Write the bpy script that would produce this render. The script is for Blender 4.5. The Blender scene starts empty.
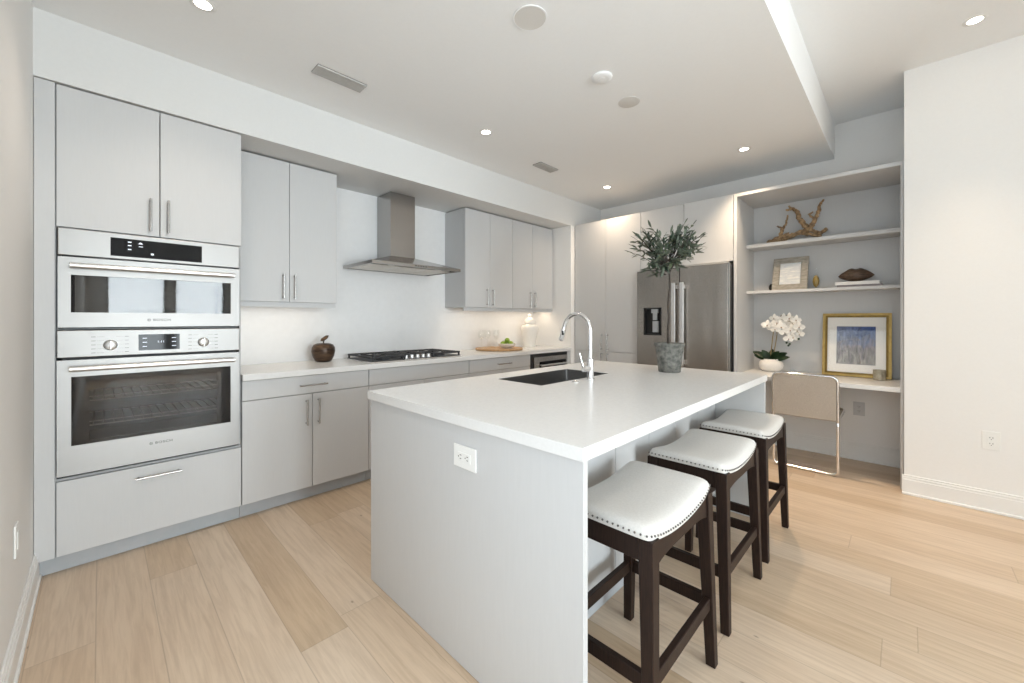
import bpy, bmesh, math, random
from mathutils import Vector, Matrix
R = math.radians
random.seed(7)
S = bpy.context.scene
COL = S.collection

# ---------------------------------------------------------------- camera, world, daylight, exposure
cam_d = bpy.data.cameras.new('camera')
cam_d.sensor_width = 36.0
cam_d.lens = 402.58 / 1024 * 36.0
cam_d.shift_y = -22.1 / 1024
cam_d.clip_start = 0.02
cam = bpy.data.objects.new('camera', cam_d)
cam.location = (3.599, 0.224, 1.268)
cam.rotation_euler = (R(90), 0, R(44.344))
COL.objects.link(cam)
S.camera = cam
S.view_settings.view_transform = 'Standard'
S.view_settings.look = 'None'
S.view_settings.gamma = 1.0
S.view_settings.use_curve_mapping = False
S.view_settings.exposure = 0.03
try:
    S.cycles.use_denoising = True
    S.cycles.max_bounces = 10
    S.cycles.diffuse_bounces = 6
    S.cycles.glossy_bounces = 5
    S.cycles.transmission_bounces = 8
    S.cycles.transparent_max_bounces = 12
    S.cycles.sample_clamp_indirect = 6.0
    S.cycles.caustics_reflective = False
    S.cycles.caustics_refractive = False
except Exception:
    pass

world = bpy.data.worlds.new('world')
S.world = world
world.use_nodes = True
wb = world.node_tree.nodes['Background']
wb.inputs['Color'].default_value = (0.75, 0.87, 1.0, 1)
wb.inputs['Strength'].default_value = 1.5


def light(kind, name, loc, rot, energy, color, **kw):
    d = bpy.data.lights.new(name, kind)
    d.energy = energy
    d.color = color
    for k, v in kw.items():
        setattr(d, k, v)
    o = bpy.data.objects.new(name, d)
    o.location = loc
    o.rotation_euler = rot
    COL.objects.link(o)
    return o


DAY = (0.86, 0.935, 1.0)
WINDOWS = [(0.30, 1.28), (1.40, 2.38)]
WZ0, WZ1 = 0.10, 2.55
XW = 9.6                       # window wall
for (a, b) in WINDOWS:         # daylight coming in through each window
    light('AREA', 'window_daylight', (XW + 0.22, (a + b) / 2, (WZ0 + WZ1) / 2), (0, R(90), 0),
          210 * (b - a), DAY, shape='RECTANGLE', size=WZ1 - WZ0, size_y=b - a)


SIDE = (2.50, 5.00)              # added window beside the camera, made up to let in fill light
light('AREA', 'window_daylight', ((SIDE[0] + SIDE[1]) / 2, -0.22, (WZ0 + WZ1) / 2), (R(90), 0, 0),  # added fill light behind the made-up side window
      23, (1.0, 0.975, 0.94), shape='RECTANGLE', size=SIDE[1] - SIDE[0], size_y=WZ1 - WZ0)


# ---------------------------------------------------------------- node helpers and materials
class NT:
    def __init__(self, mat):
        self.nt = mat.node_tree
        self.n = self.nt.nodes
        self.l = self.nt.links

    def add(self, kind, ins=None, **props):
        nd = self.n.new(kind)
        for k, v in props.items():
            setattr(nd, k, v)
        for k, v in (ins or {}).items():
            sock = nd.inputs[k]
            if isinstance(v, bpy.types.NodeSocket):
                self.l.new(v, sock)
            else:
                sock.default_value = v
        return nd

    def math(self, op, a, b=0.0, c=None):
        ins = {0: a, 1: b}
        if c is not None:
            ins[2] = c
        return self.add('ShaderNodeMath', ins, operation=op).outputs[0]

    def ramp(self, fac, stops, interp='LINEAR'):
        nd = self.add('ShaderNodeValToRGB', {'Fac': fac})
        cr = nd.color_ramp
        cr.interpolation = interp
        while len(cr.elements) < len(stops):
            cr.elements.new(0.5)
        for e, (p, c) in zip(cr.elements, stops):
            e.position = p
            e.color = c if len(c) == 4 else (*c, 1)
        return nd.outputs['Color']

    def mix(self, fac, a, b, mode='MIX'):
        nd = self.add('ShaderNodeMix', data_type='RGBA', blend_type=mode)
        for sock, v in ((nd.inputs[0], fac), (nd.inputs[6], a), (nd.inputs[7], b)):
            if isinstance(v, bpy.types.NodeSocket):
                self.l.new(v, sock)
            else:
                sock.default_value = v if not isinstance(v, tuple) or len(v) == 4 else (*v, 1)
        return nd.outputs[2]

    def coords(self, scale=(1, 1, 1), which='Object'):
        tc = self.add('ShaderNodeTexCoord')
        mp = self.add('ShaderNodeMapping', {'Vector': tc.outputs[which], 'Scale': scale})
        return mp.outputs[0]


def mat(name, color, rough=0.5, metal=0.0, **kw):
    m = bpy.data.materials.new(name)
    m.use_nodes = True
    b = m.node_tree.nodes['Principled BSDF']
    b.inputs['Base Color'].default_value = (*color, 1)
    b.inputs['Roughness'].default_value = rough
    b.inputs['Metallic'].default_value = metal
    for k, v in kw.items():
        b.inputs[k].default_value = v
    return m


def noisy(name, c1, c2, scale, rough=0.5, metal=0.0, stretch=(1, 1, 1), bump=0.0, detail=4.0, rr=None, **kw):
    """principled surface whose colour wanders between two tones"""
    m = mat(name, c1, rough, metal, **kw)
    t = NT(m)
    b = t.n['Principled BSDF']
    tex = t.add('ShaderNodeTexNoise', {'Vector': t.coords(stretch), 'Scale': scale, 'Detail': detail, 'Roughness': 0.6})
    t.l.new(t.ramp(tex.outputs['Fac'], [(0.3, c1), (0.7, c2)]), b.inputs['Base Color'])
    if rr:
        r = t.add('ShaderNodeMapRange', {'Value': tex.outputs['Fac'], 'To Min': rr[0], 'To Max': rr[1]})
        t.l.new(r.outputs[0], b.inputs['Roughness'])
    if bump:
        bp = t.add('ShaderNodeBump', {'Height': tex.outputs['Fac'], 'Strength': bump, 'Distance': 0.01})
        t.l.new(bp.outputs[0], b.inputs['Normal'])
    return m


M = {}
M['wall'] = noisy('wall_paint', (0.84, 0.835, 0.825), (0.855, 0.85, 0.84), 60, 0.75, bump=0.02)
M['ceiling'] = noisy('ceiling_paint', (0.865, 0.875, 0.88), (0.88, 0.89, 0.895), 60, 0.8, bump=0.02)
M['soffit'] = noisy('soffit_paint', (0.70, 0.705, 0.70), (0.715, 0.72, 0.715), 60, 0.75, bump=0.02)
M['trim'] = noisy('trim_paint', (0.82, 0.82, 0.81), (0.84, 0.84, 0.83), 8, 0.4)
M['laminate'] = noisy('grey_laminate', (0.565, 0.57, 0.575), (0.58, 0.585, 0.59), 14, 0.45, stretch=(9, 9, 0.7), bump=0.0)
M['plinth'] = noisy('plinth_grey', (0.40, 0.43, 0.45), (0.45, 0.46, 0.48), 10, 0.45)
M['carcass'] = noisy('cabinet_carcass', (0.45, 0.45, 0.45), (0.48, 0.48, 0.48), 10, 0.5)
M['quartz'] = noisy('white_quartz', (0.74, 0.74, 0.735), (0.77, 0.77, 0.765), 90, 0.22, rr=(0.18, 0.28))
M['backsplash'] = noisy('backsplash_slab', (0.82, 0.82, 0.82), (0.85, 0.85, 0.85), 20, 0.3)
M['chrome'] = noisy('chrome', (0.82, 0.82, 0.83), (0.88, 0.88, 0.89), 30, 0.09, 1.0)
M['nickel'] = noisy('satin_nickel', (0.42, 0.41, 0.40), (0.50, 0.49, 0.48), 40, 0.26, 1.0)
M['black_glass'] = noisy('black_glass', (0.008, 0.008, 0.009), (0.012, 0.012, 0.013), 4, 0.05, **{'Specular IOR Level': 0.12})
M['black'] = noisy('black_plastic', (0.012, 0.012, 0.013), (0.02, 0.02, 0.02), 20, 0.4)
M['black_gap'] = noisy('dark_recess', (0.03, 0.03, 0.033), (0.04, 0.04, 0.043), 20, 0.6)
M['iron'] = noisy('cast_iron', (0.018, 0.019, 0.022), (0.035, 0.036, 0.04), 80, 0.45, bump=0.05)
M['white_plastic'] = noisy('white_plastic', (0.82, 0.82, 0.80), (0.85, 0.85, 0.83), 15, 0.35)
M['glyph'] = noisy('engraved_grey', (0.015, 0.015, 0.017), (0.025, 0.025, 0.027), 30, 0.7, **{'Specular IOR Level': 0.05})
M['gold'] = noisy('gold_leaf', (0.32, 0.215, 0.065), (0.46, 0.32, 0.11), 26, 0.4, 0.6, bump=0.05)
M['bronze_gold'] = noisy('dark_gold', (0.13, 0.080, 0.02), (0.22, 0.14, 0.035), 30, 0.4, 0.7)
M['paper'] = noisy('mat_board', (0.88, 0.86, 0.82), (0.90, 0.88, 0.84), 120, 0.85)
M['ceramic'] = noisy('white_ceramic', (0.80, 0.78, 0.74), (0.85, 0.83, 0.79), 9, 0.28)
M['matte_ceramic'] = noisy('matte_ceramic', (0.78, 0.76, 0.73), (0.84, 0.82, 0.79), 60, 0.7, bump=0.04)
M['dark_wood'] = noisy('espresso_wood', (0.013, 0.007, 0.0055), (0.030, 0.016, 0.011), 16, 0.5, stretch=(14, 14, 1), bump=0.02, **{'Specular IOR Level': 0.22})
M['board_wood'] = noisy('acacia_board', (0.36, 0.20, 0.09), (0.62, 0.40, 0.20), 9, 0.45, stretch=(2, 9, 1))
M['driftwood'] = noisy('driftwood', (0.08, 0.042, 0.02), (0.52, 0.35, 0.19), 34, 0.8, bump=0.6)
M['pod_wood'] = noisy('dark_pod', (0.022, 0.011, 0.007), (0.13, 0.08, 0.05), 26, 0.42, stretch=(1, 2, 5), bump=0.4)
M['bark'] = noisy('olive_bark', (0.035, 0.028, 0.023), (0.085, 0.07, 0.058), 60, 0.85, bump=0.3)
M['soil'] = noisy('soil', (0.03, 0.022, 0.015), (0.08, 0.06, 0.04), 90, 0.95, bump=0.6)
M['stone_pot'] = noisy('weathered_concrete', (0.055, 0.060, 0.056), (0.26, 0.255, 0.23), 34, 0.9, bump=0.4, detail=8)
M['lime'] = noisy('lime_skin', (0.16, 0.30, 0.02), (0.36, 0.50, 0.07), 14, 0.35)
M['silver_wood'] = noisy('silvered_wood', (0.20, 0.185, 0.155), (0.38, 0.355, 0.31), 22, 0.5, stretch=(1, 1, 5), bump=0.1)
M['seat_fabric'] = noisy('cream_upholstery', (0.60, 0.585, 0.56), (0.67, 0.655, 0.63), 160, 0.85, bump=0.12)
M['nail'] = noisy('nailhead_pewter', (0.10, 0.095, 0.09), (0.2, 0.19, 0.18), 30, 0.3, 1.0)
M['cane'] = noisy('woven_back', (0.40, 0.345, 0.29), (0.55, 0.49, 0.42), 220, 0.75, bump=0.25)
M['petal'] = noisy('orchid_petal', (0.84, 0.82, 0.77), (0.90, 0.88, 0.84), 30, 0.6)
M['petal_heart'] = noisy('orchid_heart', (0.45, 0.33, 0.10), (0.25, 0.07, 0.12), 60, 0.6)
M['orchid_leaf'] = noisy('orchid_leaf', (0.010, 0.035, 0.012), (0.03, 0.075, 0.025), 10, 0.35)
M['orchid_stem'] = noisy('orchid_stem', (0.20, 0.14, 0.05), (0.30, 0.23, 0.09), 30, 0.6)
M['book_white'] = noisy('book_cover_white', (0.78, 0.76, 0.74), (0.82, 0.80, 0.78), 20, 0.5)
M['book_grey'] = noisy('book_cover_grey', (0.22, 0.19, 0.20), (0.28, 0.25, 0.26), 20, 0.55)
M['pages'] = noisy('book_pages', (0.74, 0.70, 0.62), (0.82, 0.78, 0.70), 120, 0.9, stretch=(1, 1, 20))
M['candle'] = noisy('mottled_votive', (0.30, 0.27, 0.20), (0.56, 0.52, 0.42), 40, 0.4, 0.25, bump=0.2)
M['amber'] = noisy('amber_sand', (0.20, 0.13, 0.02), (0.34, 0.24, 0.05), 80, 0.5)
M['vent'] = noisy('vent_grey', (0.46, 0.45, 0.43), (0.52, 0.51, 0.49), 30, 0.5)
M['vent_dark'] = noisy('vent_shadow_box', (0.10, 0.10, 0.10), (0.13, 0.13, 0.13), 30, 0.8)
M['speaker_cloth'] = noisy('speaker_grille', (0.66, 0.645, 0.62), (0.70, 0.685, 0.66), 300, 0.8)
M['rack_wire'] = noisy('rack_wire', (0.62, 0.61, 0.60), (0.7, 0.69, 0.68), 60, 0.4)
M['filter'] = noisy('hood_filter', (0.66, 0.64, 0.60), (0.76, 0.74, 0.70), 60, 0.35, 0.5)


def brushed(name, c, rough, scale, stretch, bump, wave=None, fine_h=0.05):
    m = mat(name, c, rough, 1.0)
    t = NT(m)
    b = t.n['Principled BSDF']
    fine = t.add('ShaderNodeTexNoise', {'Vector': t.coords(stretch), 'Scale': scale, 'Detail': 3.0})
    r = t.add('ShaderNodeMapRange', {'Value': fine.outputs['Fac'], 'To Min': rough * 0.75, 'To Max': rough * 1.3})
    t.l.new(r.outputs[0], b.inputs['Roughness'])
    h = t.math('MULTIPLY', fine.outputs['Fac'], fine_h)
    if wave:
        w = t.add('ShaderNodeTexNoise', {'Vector': t.coords(wave[0]), 'Scale': wave[1], 'Detail': 1.0})
        h = t.math('ADD', h, t.math('MULTIPLY', w.outputs['Fac'], 1.0))
    bp = t.add('ShaderNodeBump', {'Height': h, 'Strength': bump, 'Distance': 0.02})
    t.l.new(bp.outputs[0], b.inputs['Normal'])
    return m


M['steel'] = brushed('brushed_steel', (0.345, 0.335, 0.325), 0.46, 40, (1, 1, 40), 0.004)
M['steel_hood'] = brushed('hood_steel', (0.40, 0.385, 0.37), 0.24, 40, (30, 30, 1), 0.05)
M['steel_fridge'] = brushed('fridge_steel', (0.40, 0.37, 0.34), 0.11, 40, (1, 1, 40), 0.5, ((1.0, 1.0, 0.20), 4.5), 0.09)
M['steel_sink'] = brushed('sink_steel', (0.27, 0.265, 0.26), 0.32, 30, (1, 20, 1), 0.02)
M['steel_bright'] = brushed('handle_steel', (0.80, 0.80, 0.80), 0.34, 40, (1, 1, 30), 0.0)


def glass_mat(name, tint, opacity, rough=0.03):
    m = bpy.data.materials.new(name)
    m.use_nodes = True
    t = NT(m)
    t.n.remove(t.n['Principled BSDF'])
    out = t.n['Material Output']
    tr = t.add('ShaderNodeBsdfTransparent', {'Color': (*tint, 1)})
    gl = t.add('ShaderNodeBsdfGlossy', {'Color': (1, 1, 1, 1), 'Roughness': rough})
    lw = t.add('ShaderNodeLayerWeight', {'Blend': 0.5})
    nz = t.add('ShaderNodeTexNoise', {'Vector': t.coords(), 'Scale': 3.0})
    f = t.math('MULTIPLY_ADD', t.math('POWER', lw.outputs['Facing'], 4.0), 0.6, 0.022)
    f = t.math('ADD', f, t.math('MULTIPLY', nz.outputs['Fac'], opacity))
    mx = t.add('ShaderNodeMixShader', {0: f, 1: tr.outputs[0], 2: gl.outputs[0]})
    t.l.new(mx.outputs[0], out.inputs['Surface'])
    return m


M['pane'] = glass_mat('window_pane', (0.97, 0.985, 0.98), 0.0)
M['clear'] = glass_mat('clear_glass', (0.985, 0.99, 0.988), 0.01)
M['oven_glass'] = glass_mat('tinted_oven_glass', (0.60, 0.57, 0.55), 0.0)
M['picture_glass'] = glass_mat('picture_glass', (1, 1, 1), 0.0, 0.02)


def emit(name, color, strength):
    m = bpy.data.materials.new(name)
    m.use_nodes = True
    t = NT(m)
    t.n.remove(t.n['Principled BSDF'])
    e = t.add('ShaderNodeEmission', {'Color': (*color, 1), 'Strength': strength})
    t.l.new(e.outputs[0], t.n['Material Output'].inputs['Surface'])
    return m


M['lamp'] = emit('lamp_lens', (1.0, 0.90, 0.76), 30.0)
M['digits'] = emit('display_digits', (0.85, 0.92, 1.0), 1.6)


def floor_material():
    """wide pale oak planks running along X, every board its own tone, with grain and knots"""
    m = mat('oak_planks', (0.5, 0.4, 0.3), 0.42)
    t = NT(m)
    b = t.n['Principled BSDF']
    tc = t.add('ShaderNodeTexCoord')
    sep = t.add('ShaderNodeSeparateXYZ', {0: tc.outputs['Object']})
    x, y = sep.outputs[0], sep.outputs[1]
    W, L = 0.182, 2.1
    v = t.math('DIVIDE', t.math('SUBTRACT', y, 0.03), W)
    row = t.math('FLOOR', v)
    rnd = t.add('ShaderNodeTexWhiteNoise', {'W': t.math('ADD', row, 3.37)}, noise_dimensions='1D').outputs['Value']
    u = t.math('ADD', t.math('DIVIDE', x, L), t.math('MULTIPLY', rnd, 7.0))
    colm = t.math('FLOOR', u)
    cid = t.add('ShaderNodeCombineXYZ', {0: row, 1: colm, 2: 1.7})
    tone = t.add('ShaderNodeTexWhiteNoise', {'Vector': cid.outputs[0]}, noise_dimensions='3D')
    base = t.ramp(tone.outputs['Value'], [(0.0, (0.57, 0.43, 0.295)), (0.3, (0.64, 0.50, 0.36)),
                                         (0.6, (0.68, 0.54, 0.405)), (1.0, (0.71, 0.58, 0.45))])
    # grain, shifted per board
    off = t.add('ShaderNodeVectorMath', {0: tc.outputs['Object'], 1: tone.outputs['Color']}, operation='ADD').outputs[0]
    g1 = t.add('ShaderNodeTexNoise', {'Vector': t.add('ShaderNodeMapping', {'Vector': off, 'Scale': (2.2, 34, 1)}).outputs[0],
                                      'Scale': 1.6, 'Detail': 6.0, 'Roughness': 0.62, 'Distortion': 0.6})
    g2 = t.add('ShaderNodeTexNoise', {'Vector': t.add('ShaderNodeMapping', {'Vector': off, 'Scale': (0.8, 7, 1)}).outputs[0],
                                      'Scale': 1.3, 'Detail': 3.0})
    c = t.mix(0.5, base, t.ramp(g1.outputs['Fac'], [(0.34, (0.70, 0.65, 0.60)), (0.60, (1, 1, 1))]), 'MULTIPLY')
    c = t.mix(0.5, c, t.ramp(g2.outputs['Fac'], [(0.3, (0.82, 0.78, 0.74)), (0.7, (1.0, 1.0, 1.0))]), 'MULTIPLY')
    # knots
    kn = t.add('ShaderNodeTexVoronoi', {'Vector': t.add('ShaderNodeMapping', {'Vector': off, 'Scale': (1.0, 2.0, 1)}).outputs[0],
                                        'Scale': 4.2}, feature='F1')
    wob = t.add('ShaderNodeTexNoise', {'Vector': off, 'Scale': 40.0})
    kd = t.math('ADD', kn.outputs['Distance'], t.math('MULTIPLY', wob.outputs['Fac'], 0.05))
    gate = t.math('GREATER_THAN', t.add('ShaderNodeSeparateColor', {0: kn.outputs['Color']}).outputs[0], 0.42)
    kmask = t.math('MULTIPLY', t.add('ShaderNodeMapRange', {'Value': kd, 'From Min': 0.03, 'From Max': 0.085, 'To Min': 1.0, 'To Max': 0.0}).outputs[0], gate)
    c = t.mix(t.math('MULTIPLY', kmask, 0.85), c, (0.17, 0.11, 0.07))
    # seams
    fv = t.math('FRACT', v)
    ev = t.math('MULTIPLY', t.math('MINIMUM', fv, t.math('SUBTRACT', 1.0, fv)), W)
    fu = t.math('FRACT', u)
    eu = t.math('MULTIPLY', t.math('MINIMUM', fu, t.math('SUBTRACT', 1.0, fu)), L)
    e = t.math('MINIMUM', ev, eu)
    seam = t.add('ShaderNodeMapRange', {'Value': e, 'From Min': 0.0008, 'From Max': 0.0026, 'To Min': 1.0, 'To Max': 0.0}).outputs[0]
    c = t.mix(t.math('MULTIPLY', seam, 0.33), c, (0.22, 0.15, 0.10))
    t.l.new(c, b.inputs['Base Color'])
    h = t.math('SUBTRACT', t.math('MULTIPLY', g1.outputs['Fac'], 0.25), seam)
    bp = t.add('ShaderNodeBump', {'Height': h, 'Strength': 0.12, 'Distance': 0.004})
    t.l.new(bp.outputs[0], b.inputs['Normal'])
    return m


M['floor'] = floor_material()


def foliage_material():
    m = mat('olive_leaf', (0.05, 0.09, 0.05), 0.5)
    t = NT(m)
    b = t.n['Principled BSDF']
    g = t.add('ShaderNodeNewGeometry')
    top = t.ramp(g.outputs['Random Per Island'], [(0.0, (0.016, 0.034, 0.020)), (0.55, (0.038, 0.064, 0.042)), (1.0, (0.11, 0.135, 0.075))])
    c = t.mix(g.outputs['Backfacing'], top, (0.12, 0.15, 0.11))
    t.l.new(c, b.inputs['Base Color'])
    return m


M['olive_leaf'] = foliage_material()


def print_material():
    """loose watercolour: blue above, mauve grey and umber below"""
    m = mat('watercolour_print', (0.3, 0.3, 0.4), 0.8)
    t = NT(m)
    b = t.n['Principled BSDF']
    tc = t.add('ShaderNodeTexCoord')
    sep = t.add('ShaderNodeSeparateXYZ', {0: tc.outputs['Generated']})
    n1 = t.add('ShaderNodeTexNoise', {'Vector': tc.outputs['Generated'], 'Scale': 5.0, 'Detail': 7.0, 'Roughness': 0.65, 'Distortion': 0.8})
    n2 = t.add('ShaderNodeTexNoise', {'Vector': t.add('ShaderNodeMapping', {'Vector': tc.outputs['Generated'], 'Scale': (9, 1, 2.5)}).outputs[0], 'Scale': 2.0, 'Detail': 6.0, 'Roughness': 0.7})
    zz = t.math('ADD', sep.outputs[2], t.math('MULTIPLY', t.math('SUBTRACT', n1.outputs['Fac'], 0.5), 1.5))
    c = t.ramp(zz, [(0.0, (0.30, 0.28, 0.25)), (0.28, (0.22, 0.20, 0.19)), (0.45, (0.24, 0.20, 0.24)), (0.6, (0.17, 0.20, 0.33)),
                    (0.78, (0.09, 0.15, 0.36)), (1.0, (0.06, 0.11, 0.30))])
    lr = t.math('ADD', sep.outputs[0], t.math('MULTIPLY', t.math('SUBTRACT', n1.outputs['Fac'], 0.5), 0.4))
    c = t.mix(t.math('MULTIPLY', t.math('SUBTRACT', 0.8, lr), 0.5), c, (0.38, 0.40, 0.42))
    c = t.mix(0.75, c, t.ramp(n2.outputs['Fac'], [(0.40, (0.35, 0.34, 0.34)), (0.52, (0.95, 0.95, 0.95)), (0.62, (1.5, 1.45, 1.4))]), 'MULTIPLY')
    t.l.new(c, b.inputs['Base Color'])
    return m


M['print'] = print_material()


def photo_material():
    m = mat('pale_photo', (0.6, 0.62, 0.62), 0.5)
    t = NT(m)
    b = t.n['Principled BSDF']
    tc = t.add('ShaderNodeTexCoord')
    n1 = t.add('ShaderNodeTexNoise', {'Vector': t.add('ShaderNodeMapping', {'Vector': tc.outputs['Generated'], 'Scale': (1, 1, 6)}).outputs[0], 'Scale': 1.4, 'Detail': 3.0})
    t.l.new(t.ramp(n1.outputs['Fac'], [(0.35, (0.76, 0.78, 0.76)), (0.5, (0.60, 0.63, 0.66)), (0.62, (0.82, 0.82, 0.79))]), b.inputs['Base Color'])
    return m


M['photo'] = photo_material()


# ---------------------------------------------------------------- mesh helpers
ORI = {}


def merge(bm, tb):
    me = bpy.data.meshes.new('tmp')
    tb.to_mesh(me)
    tb.free()
    bm.from_mesh(me)
    bpy.data.meshes.remove(me)


def box(bm, x0, x1, y0, y1, z0, z1, bev=0.0, seg=2):
    tb = bmesh.new()
    bmesh.ops.create_cube(tb, size=1.0)
    for v in tb.verts:
        v.co = Vector(((x0 + x1) / 2 + v.co.x * (x1 - x0), (y0 + y1) / 2 + v.co.y * (y1 - y0), (z0 + z1) / 2 + v.co.z * (z1 - z0)))
    if bev:
        bmesh.ops.bevel(tb, geom=list(tb.edges), offset=bev, segments=seg, affect='EDGES', profile=0.5)
    merge(bm, tb)
    return bm


def B(x0, x1, y0, y1, z0, z1, bev=0.0, seg=2):
    return box(bmesh.new(), x0, x1, y0, y1, z0, z1, bev, seg)


def hexa(bm, lo, hi):
    """a solid between two quads"""
    vs = [bm.verts.new(p) for p in lo] + [bm.verts.new(p) for p in hi]
    for f in ((3, 2, 1, 0), (4, 5, 6, 7), (0, 1, 5, 4), (1, 2, 6, 5), (2, 3, 7, 6), (3, 0, 4, 7)):
        bm.faces.new([vs[i] for i in f])
    return bm


def tube(bm, pts, rad, seg=10, cap=True):
    pts = [Vector(p) for p in pts]
    rads = rad if isinstance(rad, (list, tuple)) else [rad] * len(pts)
    rings = []
    up = None
    for i, p in enumerate(pts):
        a = pts[max(i - 1, 0)]
        c = pts[min(i + 1, len(pts) - 1)]
        d = (c - a).normalized()
        if up is None:
            up = Vector((0, 0, 1)) if abs(d.z) < 0.9 else Vector((1, 0, 0))
        s = d.cross(up)
        if s.length < 1e-5:
            s = d.orthogonal()
        s.normalize()
        up = s.cross(d).normalized()
        rings.append([bm.verts.new(p + (s * math.cos(2 * math.pi * k / seg) + up * math.sin(2 * math.pi * k / seg)) * rads[i]) for k in range(seg)])
    for r0, r1 in zip(rings, rings[1:]):
        for k in range(seg):
            bm.faces.new((r0[k], r0[(k + 1) % seg], r1[(k + 1) % seg], r1[k]))
    if cap:
        bm.faces.new(rings[0][::-1])
        bm.faces.new(rings[-1])
    return bm


def lathe(bm, prof, cx, cy, seg=28, axis='z', close=True):
    """prof: (radius, height) pairs"""
    rings = []
    for r, h in prof:
        ring = []
        for k in range(seg):
            a = 2 * math.pi * k / seg
            c, s = math.cos(a) * r, math.sin(a) * r
            p = (cx + c, cy + s, h) if axis == 'z' else ((h, cx + c, cy + s) if axis == 'x' else (cx + c, h, cy + s))
            ring.append(bm.verts.new(p))
        rings.append(ring)
    for r0, r1 in zip(rings, rings[1:]):
        for k in range(seg):
            bm.faces.new((r0[k], r0[(k + 1) % seg], r1[(k + 1) % seg], r1[k]))
    if close:
        bm.faces.new(rings[0][::-1])
        bm.faces.new(rings[-1])
    return bm


def slab_hole(x0, x1, y0, y1, z0, z1, hx0, hx1, hy0, hy1):
    bm = bmesh.new()
    o = [(x0, y0), (x1, y0), (x1, y1), (x0, y1)]
    h = [(hx0, hy0), (hx1, hy0), (hx1, hy1), (hx0, hy1)]
    g = {}
    for z in (z0, z1):
        g[z] = ([bm.verts.new((*p, z)) for p in o], [bm.verts.new((*p, z)) for p in h])
    for i in range(4):
        j = (i + 1) % 4
        bm.faces.new((g[z1][0][i], g[z1][0][j], g[z1][1][j], g[z1][1][i]))
        bm.faces.new((g[z0][0][j], g[z0][0][i], g[z0][1][i], g[z0][1][j]))
        bm.faces.new((g[z0][0][i], g[z0][0][j], g[z1][0][j], g[z1][0][i]))
        bm.faces.new((g[z0][1][j], g[z0][1][i], g[z1][1][i], g[z1][1][j]))
    return bm


def obj(name, bm, m, parent=None, smooth=None, loc=None):
    bmesh.ops.recalc_face_normals(bm, faces=bm.faces)
    org = Vector(loc) if loc is not None else (ORI.get(parent.name, Vector((0, 0, 0))) if parent else Vector((0, 0, 0)))
    if org.length:
        bmesh.ops.translate(bm, verts=bm.verts, vec=-org)
    me = bpy.data.meshes.new(name)
    bm.to_mesh(me)
    bm.free()
    if isinstance(m, (list, tuple)):
        for q in m:
            me.materials.append(q)
    else:
        me.materials.append(m)
    if smooth:
        for p in me.polygons:
            p.use_smooth = True
        me.set_sharp_from_angle(angle=R(smooth))
    o = bpy.data.objects.new(name, me)
    COL.objects.link(o)
    if parent:
        o.parent = parent
        ORI[o.name] = org
    else:
        o.location = org
        ORI[o.name] = org
    return o


def raw_flat(o):
    return o


def tag(o, label, cat, group=None):
    o['label'] = label
    o['category'] = cat
    if group:
        o['group'] = group
    return o


def thing(name, label, cat, loc=(0, 0, 0), group=None):
    o = bpy.data.objects.new(name, None)
    o.empty_display_size = 0.1
    COL.objects.link(o)
    o.location = loc
    ORI[o.name] = Vector(loc)
    return tag(o, label, cat, group)


def struct(name, bm, m, parent=None):
    o = obj(name, bm, m, parent)
    if not parent:
        o['kind'] = 'structure'
    return o


def text(s, size, m, parent, loc, rot, name='logo', ext=0.0004, align='CENTER', sx=1.0):
    c = bpy.data.curves.new(name, 'FONT')
    c.body = s
    c.size = size
    c.extrude = ext
    c.align_x = align
    c.align_y = 'CENTER'
    c.offset = size * 0.004
    c.space_character = 1.15
    c.materials.append(m)
    tmp = bpy.data.objects.new(name, c)
    COL.objects.link(tmp)
    dg = bpy.context.evaluated_depsgraph_get()
    me = bpy.data.meshes.new_from_object(tmp.evaluated_get(dg))
    bpy.data.objects.remove(tmp)
    me.name = name
    bm = bmesh.new()
    bm.from_mesh(me)
    bmesh.ops.transform(bm, matrix=Matrix.Translation(loc) @ rot.to_4x4() @ Matrix.Diagonal((sx, 1, 1, 1)), verts=bm.verts)
    bpy.data.meshes.remove(me)
    return bm


FACE_X = Matrix(((0, 0, 1), (1, 0, 0), (0, 1, 0)))      # text that reads when seen from +X
FACE_Y = Matrix(((1, 0, 0), (0, 0, -1), (0, 1, 0)))     # text that reads when seen from -Y


def pull(parent, p0, p1, out, r=0.0055, stand=0.032, m=None):
    """bar pull between two points on a door face"""
    p0, p1, out = Vector(p0), Vector(p1), Vector(out)
    bm = bmesh.new()
    d = (p1 - p0).normalized()
    tube(bm, [p0 + out * stand, p1 + out * stand], r, 12)
    for p in (p0 + d * 0.012, p1 - d * 0.012):
        tube(bm, [p, p + out * stand], r * 0.9, 10)
    return obj('handle', bm, m or M['nickel'], parent, 40)


# ---------------------------------------------------------------- room shell
YN = 5.0        # wall behind the tall units and desk
YR = 4.32       # right-hand wall face
XR = 3.592      # its corner
ZL, ZH = 2.76, 3.075
XD = 3.128      # edge of the lowered ceiling
struct('floor', B(-0.1, XW + 0.1, -0.1, YN + 0.1, -0.08, 0), M['floor'])
struct('wall_back', B(-0.12, 0, -0.12, YN + 0.12, 0, ZH), M['backsplash'])
bm = bmesh.new()
for q in ((0, SIDE[0], 0, ZH), (SIDE[1], XW, 0, ZH), (SIDE[0], SIDE[1], 0, WZ0), (SIDE[0], SIDE[1], WZ1, ZH)):
    box(bm, q[0], q[1], -0.12, 0, q[2], q[3])
struct('wall_left', bm, M['wall'])
struct('wall_far', B(0, XR + 0.1, YN, YN + 0.12, 0, ZH), M['wall'])
struct('wall_right', B(XR, XW, YR, YN, 0, ZH), M['wall'])
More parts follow.
